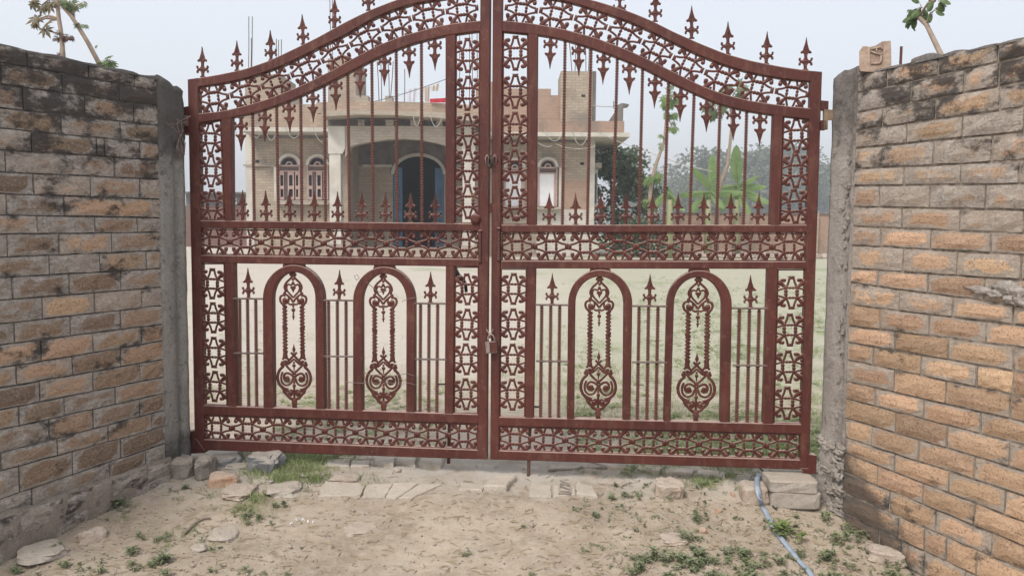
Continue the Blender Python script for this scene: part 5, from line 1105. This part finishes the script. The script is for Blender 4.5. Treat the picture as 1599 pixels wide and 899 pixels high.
PV = [((508, 759), (571, 757), (563, 777), (497, 778)), ((573, 759), (613, 757.6), (601, 779), (565, 777)), ((615, 757.6), (654, 757.6), (618, 781), (602.5, 779)), ((656, 758), (690, 760), (643, 780), (620, 781)),
      ((720, 759.5), (757, 760.5), (752, 768), (716, 767)), ((774, 750), (806, 749), (790, 768), (754, 764)), ((829, 760), (861, 760), (861, 779), (825, 778)), ((900, 760), (926, 761.5), (934, 778), (900, 777.5)),
      ((590, 718), (617, 717.5), (614.5, 730), (583, 728)), ((624, 714), (651, 713), (648, 728), (618, 726)), ((658, 714), (696, 714), (688, 732), (654, 728)), ((506, 710), (530, 708), (526, 714), (505, 716)), ((511, 720), (547, 719), (545, 730), (507, 730)), ((555, 713), (581, 712), (581, 718), (556, 719)), ((548, 722), (577, 721), (576, 731), (548, 732)), ((531, 715), (552, 715), (550, 719), (528, 719)),
      ((858, 727), (913, 725), (948, 733), (857, 736)), ((916, 724), (952, 729), (988, 735), (950, 736)), ((993, 731), (1034, 733), (1030, 741), (994, 738)), ((1040, 732), (1085, 737), (1080, 744), (1038, 741)), ((1090, 736), (1135, 742), (1130, 750), (1088, 745))]
for k, q in enumerate(PV): paver(q, PAVE if k not in (16,) else SDARK, .012 + (.012 if 8 <= k <= 10 or k == 5 else 0) + (.006 if k > 15 else 0), k)
# the stamped brick: raised rim and bars of its frog
fb = paver(((865, 760.5), (896, 760.5), (899, 777.5), (863.5, 777.5)), PAVE, .010, 77)
mb = MB()
for k in range(5):
    y = 763.5 + k * 2.9; a = gpt(874.5 - k * .3, y); b_ = gpt(889 + k * .35, y + .3); prism(mb, [a + Vector((0, -.003, .012)), b_ + Vector((0, -.003, .012)), b_ + Vector((0, .003, .012)), a + Vector((0, .003, .012))], Vector((0, 0, .006)))
for x in (873.5, 890): a = gpt(x, 763); b_ = gpt(x - .8 if x < 880 else x + 1.5, 776); prism(mb, [a + Vector((-.003, 0, .012)), a + Vector((.003, 0, .012)), b_ + Vector((.003, 0, .012)), b_ + Vector((-.003, 0, .012))], Vector((0, 0, .004)))
o = mb.build('stamped_bars', SDARK, fb)
# brick standing on the right wall with raised letters in its frog
sb0, zb0 = sz(1368, 112, RC, RD, RN); bp = RP(sb0, zb0 - .0, -.05)
lb = thing('stamped_brick', 'broken pale orange brick standing on the right wall with letters stamped in its frog', 'brick', tuple(bp)); SB = mat_stone('stamped_brick_clay', (.34, .24, .18), (.43, .33, .26), (.16, .11, .09), 30)
BN = (Vector((CAM.x - bp.x, CAM.y - bp.y, 0))).normalized()
def BPn(px, py, off=.0): return on_plane(px, py, bp + BN * (.02 + off), BN)
def bz(x, y): return (1335 + x / 14.985, 55 + y / 14.985)
def bprism(pts, off, d, name, mat=SB, parent=lb):
    mb = MB(); prism(mb, [BPn(*bz(*q), off) for q in pts], BN * -d); return mb.build(name, mat, parent)
bprism([(100, 760), (95, 390), (160, 300), (175, 265), (250, 262), (350, 280), (480, 250), (560, 200), (640, 150), (840, 135), (850, 420), (855, 780), (700, 860), (330, 860), (130, 840)], -.012, .06, 'brick_body', mat_stone('frog_shade_clay', (.28, .20, .155), (.36, .27, .21), (.16, .10, .08), 22))  # frog floor coloured darker to bring out the shade of the recess
bprism([(100, 760), (95, 390), (160, 300), (175, 265), (350, 280), (352, 690), (345, 860), (130, 840)], 0, .0115, 'frog_rim'); bprism([(668, 150), (840, 135), (850, 420), (855, 780), (700, 860), (668, 690)], 0, .0115, 'frog_rim'); bprism([(345, 722), (700, 722), (720, 850), (345, 858)], -.0005, .011, 'frog_rim')
def bstroke(pts, r, name='raised_letter'):
    mb = MB(); tube(mb, [BPn(*bz(*q), -.008) for q in pts], r, 6); mb.build(name, SB, lb, True)
bstroke([(615, 480), (612, 600), (590, 650), (520, 668), (385, 668)], .0042); bstroke([(375, 385), (500, 430), (635, 470)], .0038); bstroke([(380, 330), (520, 300), (620, 285)], .0038); bstroke([(500, 300), (520, 440)], .0034); bstroke([(620, 285), (640, 340)], .003)
# grey block and rod stub behind it
mb = MB(); s0, z0 = sz(1410, 112, RC, RD, RN); c = RP(s0, z0 - .0, -.13); rock_mesh(mb, c, .06, .045, .075, math.atan2(RD.y, RD.x), 5, .1, 5, 18, 9, 0); mb.top('grey_block', CONC_R, 'grey mortar block on the right wall top behind the stamped brick', 'block', base=c)
mb = MB(); a = on_plane(1406.5, 92, RP(0, 0, -.12), RN); b_ = on_plane(1407.5, 73, RP(0, 0, -.12), RN); tube(mb, [a - Vector((0, 0, .05)), b_], .006, 8); mb.top('rebar_stub', ROD, 'short rusty rebar stub sticking up from the grey block on the right wall', 'rebar')
# hose
HOSE = simple('blue_grey_hose', (.32, .375, .45), (.23, .28, .35), 30, .45, .1, .002)
pts = [at_y(1204, 738, 4.25), at_y(1192, 737, 4.05), at_y(1184, 743, 3.86), at_y(1182, 751, 3.70), at_y(1183, 762, 3.60), at_y(1187, 780, 3.57)]
for x, y in ((1190, 791), (1198, 808), (1206, 823), (1215, 837), (1226, 851), (1238, 866), (1250, 881), (1262, 897), (1275, 914), (1290, 935)): p = gpt(x, y); pts.append(Vector((p.x, p.y, ground_h(p.x, p.y) + .009)))
sp_ = []
for i in range(len(pts) - 1):
    a, b_, c, d = pts[max(i - 1, 0)], pts[i], pts[i + 1], pts[min(i + 2, len(pts) - 1)]
    for j in range(5): t_ = j / 5; sp_.append(.5 * ((2 * b_) + (c - a) * t_ + (2 * a - 5 * b_ + 4 * c - d) * t_ * t_ + (3 * b_ - a - 3 * c + d) * t_ ** 3))
sp_.append(pts[-1]); mb = MB(); tube(mb, sp_, .0125, 10, flat=.62, nrm=Vector((0, 0, 1))); mb.top('hose', HOSE, 'flattened blue-grey water hose trailing from under the gate to the lower right', 'hose', smooth=True)
mb = MB(); tube(mb, [gpt(x, y) + Vector((0, 0, h)) for x, y, h in ((1180, 756, .075), (1190, 760, .08), (1199, 768, .06), (1205, 780, .04), (1207, 794, .012), (1212, 797, .01))], .004, 6); mb.top('black_tube', BLACK, 'thin black tube curling down between the hose and the footing blocks', 'tube', smooth=True)
# white plastic shards
WP = simple('white_plastic', (.66, .66, .67), (.5, .5, .5), 20, .5, 0); mb = MB()
for x, y, l, q in ((455, 818, .012, .4), (462, 814, .020, -.5), (473, 812, .016, .1), (481, 815, .010, 1.2), (489, 816, .008, 1.4)):
    p = gpt(x, y); d = Vector((math.cos(q), math.sin(q), 0)) * l; tube(mb, [p - d / 2, p + Vector((0, .003, .007)), p + d / 2], [.002, .005, .002], 5, flat=.5)
o = mb.top('plastic_shards', WP, 'white plastic shards half buried in the sand left of centre', 'litter'); o['kind'] = 'stuff'
# dry stick
mb = MB(); tube(mb, [gpt(x, y) + Vector((0, 0, .008)) for x, y in ((285, 838), (296, 828), (306, 818), (318, 812), (328, 811))], [.006, .007, .006, .005, .003], 6); mb.top('dry_stick', BARK, 'dry brown stick lying in the weeds on the left', 'stick', smooth=True)
# thin wire somebody tied through the left leaf
mb = MB()
for pts_ in (((540, 596), (552, 597), (566, 598), (580, 596), (592, 600), (606, 597), (624, 599), (640, 598), (652, 602)), ((566, 580), (578, 586), (592, 584), (607, 588), (622, 585), (636, 583), (648, 587)), ((556, 436), (553, 431), (558, 429), (561, 434), (556, 438)), ((572, 440), (580, 447), (592, 456), (604, 454)), ((628, 470), (640, 466), (650, 464))):
    tube(mb, [G(x, y, .004 + .006 * R.random()) for x, y in pts_], .0016, 4)
mb.top('tied_wire', WIRE, 'thin wires tied across the second arch of the left gate leaf', 'wire')
# ------------------------------------------------------------------ weeds, grass and litter on the ground
LWEED = mat_leaf('weed_leaf', (.14, .175, .095), (.23, .265, .15), 12, .25); LWEED2 = mat_leaf('bright_weed_leaf', (.12, .17, .05), (.20, .26, .09), 14, .3); LGR = mat_leaf('grass_blade', (.18, .235, .09), (.32, .37, .17), 9, .35); LDRY = simple('dry_straw', (.36, .29, .19), (.24, .19, .13), 30, .9, 0)
def weed_leaf(mb, b0, d, L, wd, rr):
    d = d.normalized(); side = d.cross(Vector((0, 0, 1))).normalized(); nn = side.cross(d); m1 = b0 + d * L * .35 + nn * L * .10; m2 = b0 + d * L * .7 + nn * L * .06; tip = b0 + d * L - nn * L * .12
    mb.add([b0, m1 + side * wd, m2 + side * wd * .8, tip, m2 - side * wd * .8, m1 - side * wd, m1 - nn * wd * .3, m2 - nn * wd * .3], [(0, 6, 1), (0, 5, 6), (1, 6, 7, 2), (6, 5, 4, 7), (2, 7, 3), (7, 4, 3)])
def weed(mb, p, size, rr, n=None):
    n = n or rr.randint(5, 9); h = size * rr.uniform(.5, 1.0)
    for k in range(rr.randint(1, 3)):
        lean = Vector((rr.gauss(0, .35), rr.gauss(0, .35), 1)).normalized(); q = p + Vector((rr.uniform(-.3, .3) * size, rr.uniform(-.3, .3) * size, 0)); t_ = q + lean * h; tube(mb, [q, t_], .0012, 3, caps=False)
        for i in range(n):
            u = rr.uniform(.25, 1.0); a = rr.uniform(0, 6.28); weed_leaf(mb, q.lerp(t_, u), Vector((math.cos(a), math.sin(a), rr.uniform(-.1, .7))), size * rr.uniform(.35, .7), size * rr.uniform(.08, .15), rr)
def tuft(mb, p, size, rr, n=8, r=.5):
    for k in range(n):
        q = p + Vector((rr.gauss(0, r), rr.gauss(0, r), 0)) * size; d = Vector((rr.gauss(0, .45), rr.gauss(0, .45), 1)).normalized(); L = size * rr.uniform(.5, 1.2); side = Vector((rr.gauss(0, 1), rr.gauss(0, 1), 0)).normalized() * size * .035
        m = q + d * L * .55; t_ = q + d * L + Vector((d.x, d.y, -.25)) * L * .5; mb.add([q - side, q + side, m + side * .8, m - side * .8, t_], [(0, 1, 2, 3), (3, 2, 4)])
def clover(mb, p, size, rr): 
    for k in range(5): a = rr.uniform(0, 6.28); weed_leaf(mb, p + Vector((rr.gauss(0, .6), rr.gauss(0, .6), rr.uniform(.1, .6))) * size, Vector((math.cos(a), math.sin(a), .15)), size * .8, size * .26, rr)
rr = random.Random(11)
SW = [('broad-leaved weed growing against the foot of the left wall', 190, 790, .055, 3), ('weed with three upright shoots just right of the grey paving', 905, 800, .030, 1), ('small weed second to the right of the paving end', 932, 808, .030, 2), ('spreading weed directly right of the stamped paving brick', 962, 782, .040, 2), ('weed patch under the black tube beside the footing blocks', 1290, 812, .04, 3),
      ('tall leafy weed standing above the round pebble', 1100, 816, .060, 2), ('leafy weed clump touching the hose halfway along', 1232, 838, .075, 5), ('lone dark little weed in the bare sand at bottom centre', 733, 868, .028, 2), ('weed patch nearest the orange brick wall corner', 1310, 848, .05, 4), ('weed bunch overhanging the low flat stone', 1075, 850, .05, 3), ('tiny weed at the foot of the squarish stone', 1050, 782, .03, 2), ('small bright weed between paving end and squarish stone', 990, 775, .03, 2),
      ('weed with pale leaves in the bottom left corner', 248, 882, .05, 3), ('dusty weed left of the sunken pale stone', 395, 812, .04, 3), ('single weed sprouting in front of the large flat stones', 440, 792, .035, 3), ('weed growing at the right edge of the picture beside the brick wall', 1345, 838, .045, 3)]
for lab, x, y, s, n in SW:
    p = gpt(x, y); mb = MB()
    for k in range(n): q = p + Vector((rr.uniform(-1, 1), rr.uniform(-.6, .6), 0)) * s * .9; q.z = ground_h(q.x, q.y); weed(mb, q, s, rr)
    mb.top('weed', LWEED if n != 5 else LWEED2, lab, 'weed', base=p)
def scatter(fn, px0, px1, py0, py1, n, size, mb, dens=None):
    k = 0; tries = 0
    while k < n and tries < n * 30:
        tries += 1; x, y = rr.uniform(px0, px1), rr.uniform(py0, py1); 
        if dens and rr.random() > dens(x, y): continue
        p = gpt(x, y); fn(mb, p, size * rr.uniform(.5, 1.3), rr); k += 1
mb = MB()
def d3(x, y): return 1 if noise.noise(Vector((x / 55, y / 26, 5.1))) > -.05 else .1
def d1(x, y): v = noise.noise(Vector((x / 60, y / 26, 1.3))); return 1 if v > .2 else .03
scatter(weed, 1040, 1420, 800, 905, 70, .028, mb, d1); scatter(weed, 985, 1330, 868, 925, 130, .040, mb, d3); scatter(weed, 150, 460, 760, 900, 46, .024, mb, d1); scatter(weed, 900, 1180, 725, 800, 60, .020, mb, d1); scatter(weed, 0, 300, 850, 905, 34, .030, mb, d3); scatter(weed, 1370, 1599, 870, 940, 90, .045, mb, d3); scatter(weed, 460, 900, 790, 905, 4, .018, mb)
def small(mb, p, s, rr): clover(mb, p, s, rr)
scatter(small, 900, 1420, 730, 905, 420, .013, mb); scatter(weed, 940, 1420, 760, 905, 60, .020, mb); scatter(small, 120, 460, 740, 905, 150, .010, mb, d1)
o = mb.build('ground_weeds', LWEED, None); o['kind'] = 'stuff'
mb = MB()
scatter(tuft, 385, 505, 703, 755, 420, .045, mb); scatter(tuft, 500, 600, 722, 760, 40, .03, mb); scatter(tuft, 300, 480, 745, 800, 90, .035, mb, d1); scatter(tuft, 180, 420, 780, 880, 60, .028, mb, d1); scatter(tuft, 960, 1190, 712, 772, 240, .035, mb, d1); scatter(tuft, 1100, 1180, 705, 735, 140, .045, mb)
scatter(tuft, 440, 560, 708, 722, 120, .045, mb); scatter(tuft, 900, 1300, 700, 720, 200, .05, mb)
def d2(x, y): v = noise.noise(Vector((x / 30, y / 10, 7.3))); return 1 if v > -.02 else .12
scatter(clover, 430, 705, 590, 705, 620, .026, mb, d2); scatter(clover, 880, 1290, 545, 715, 1300, .028, mb, d2); scatter(clover, 1000, 1290, 430, 560, 700, .045, mb, d2); scatter(clover, 1040, 1275, 640, 715, 500, .028, mb); scatter(clover, 320, 420, 480, 640, 160, .03, mb, d2); scatter(clover, 440, 640, 612, 655, 260, .026, mb)
# turf tufts in the yard behind the gate
k = 0
while k < 4200:
    y = 4.2 + 12 * rr.random() ** 1.7; x = rr.uniform(-.55, .55) * y; v = noise.noise(Vector((x * .9, y * .55, 4.0))) + .5 * noise.noise(Vector((x * 3.1, y * 2.1, 9.0)))
    if v + .32 * max(-1.2, min(1, x / (.25 * y))) < (.20 if y < 8 else .30): 
        if rr.random() > .012: continue
    tuft(mb, Vector((x, y, ground_h(x, y))), rr.uniform(.025, .055), rr, 6, .9); k += 1
o = mb.build('grass', LGR, None); o['kind'] = 'stuff'
mb = MB()
for k in range(1100):                                                  # straw and twigs
    x, y = rr.uniform(60, 1400), rr.uniform(745, 905); p = gpt(x, y) + Vector((0, 0, .003)); a = rr.gauss(0, .7); L = rr.uniform(.01, .055); d = Vector((math.cos(a), math.sin(a), 0)); s_ = Vector((-d.y, d.x, 0)) * .0012
    mb.add([p - d * L / 2 - s_, p + d * L / 2 - s_, p + d * L / 2 + s_ + Vector((0, 0, .003)), p - d * L / 2 + s_, p + Vector((0, 0, .004))], [(0, 1, 4), (1, 2, 4), (2, 3, 4), (3, 0, 4)])
o = mb.build('straw_litter', LDRY, None); o['kind'] = 'stuff'
mb = MB()
for k in range(3200):                                                 # grit and pebbles
    x, y = rr.uniform(20, 1430), rr.uniform(728, 905); side = abs(x - 700) / 700
    if rr.random() > .25 + .75 * side: continue
    p = gpt(x, y); r_ = rr.uniform(.0022, .0060) * (1.9 if rr.random() < .08 else 1); ball(mb, p + Vector((0, 0, r_ * .2)), r_, 5, 3)
o = mb.build('gravel', SBRN, None); o['kind'] = 'stuff'
mb = MB()
for k in range(700):                                                  # rubble heap before the far boundary wall
    x = X(rr.uniform(1030, 1290), 28) ; y = rr.uniform(26.5, 30.5); r_ = rr.uniform(.05, .16); lump(mb, Vector((x, y, ground_z(x, y) + r_ * .3)), r_, r_, r_ * .7, Vector((0, -1, 0)), k * .7, 6, 4, .4)
o = mb.build('rubble', SBRN, None); o['kind'] = 'stuff'
# leaf fragments fallen in the yard
# ------------------------------------------------------------------ haze
hz = MB(); box(hz, -320, 320, -12, 460, -1.2, 34.0)
hm = bpy.data.materials.new('haze_air'); hm.use_nodes = True; ht = hm.node_tree; ht.nodes.clear(); ho = ht.nodes.new('ShaderNodeOutputMaterial'); hv = ht.nodes.new('ShaderNodeVolumePrincipled')
hv.inputs['Color'].default_value = (.93, .96, 1, 1); hv.inputs['Density'].default_value = .0028; hv.inputs['Anisotropy'].default_value = .2; ht.links.new(hv.outputs[0], ho.inputs['Volume'])
h_ = hz.build('haze', hm, None); h_['kind'] = 'stuff'
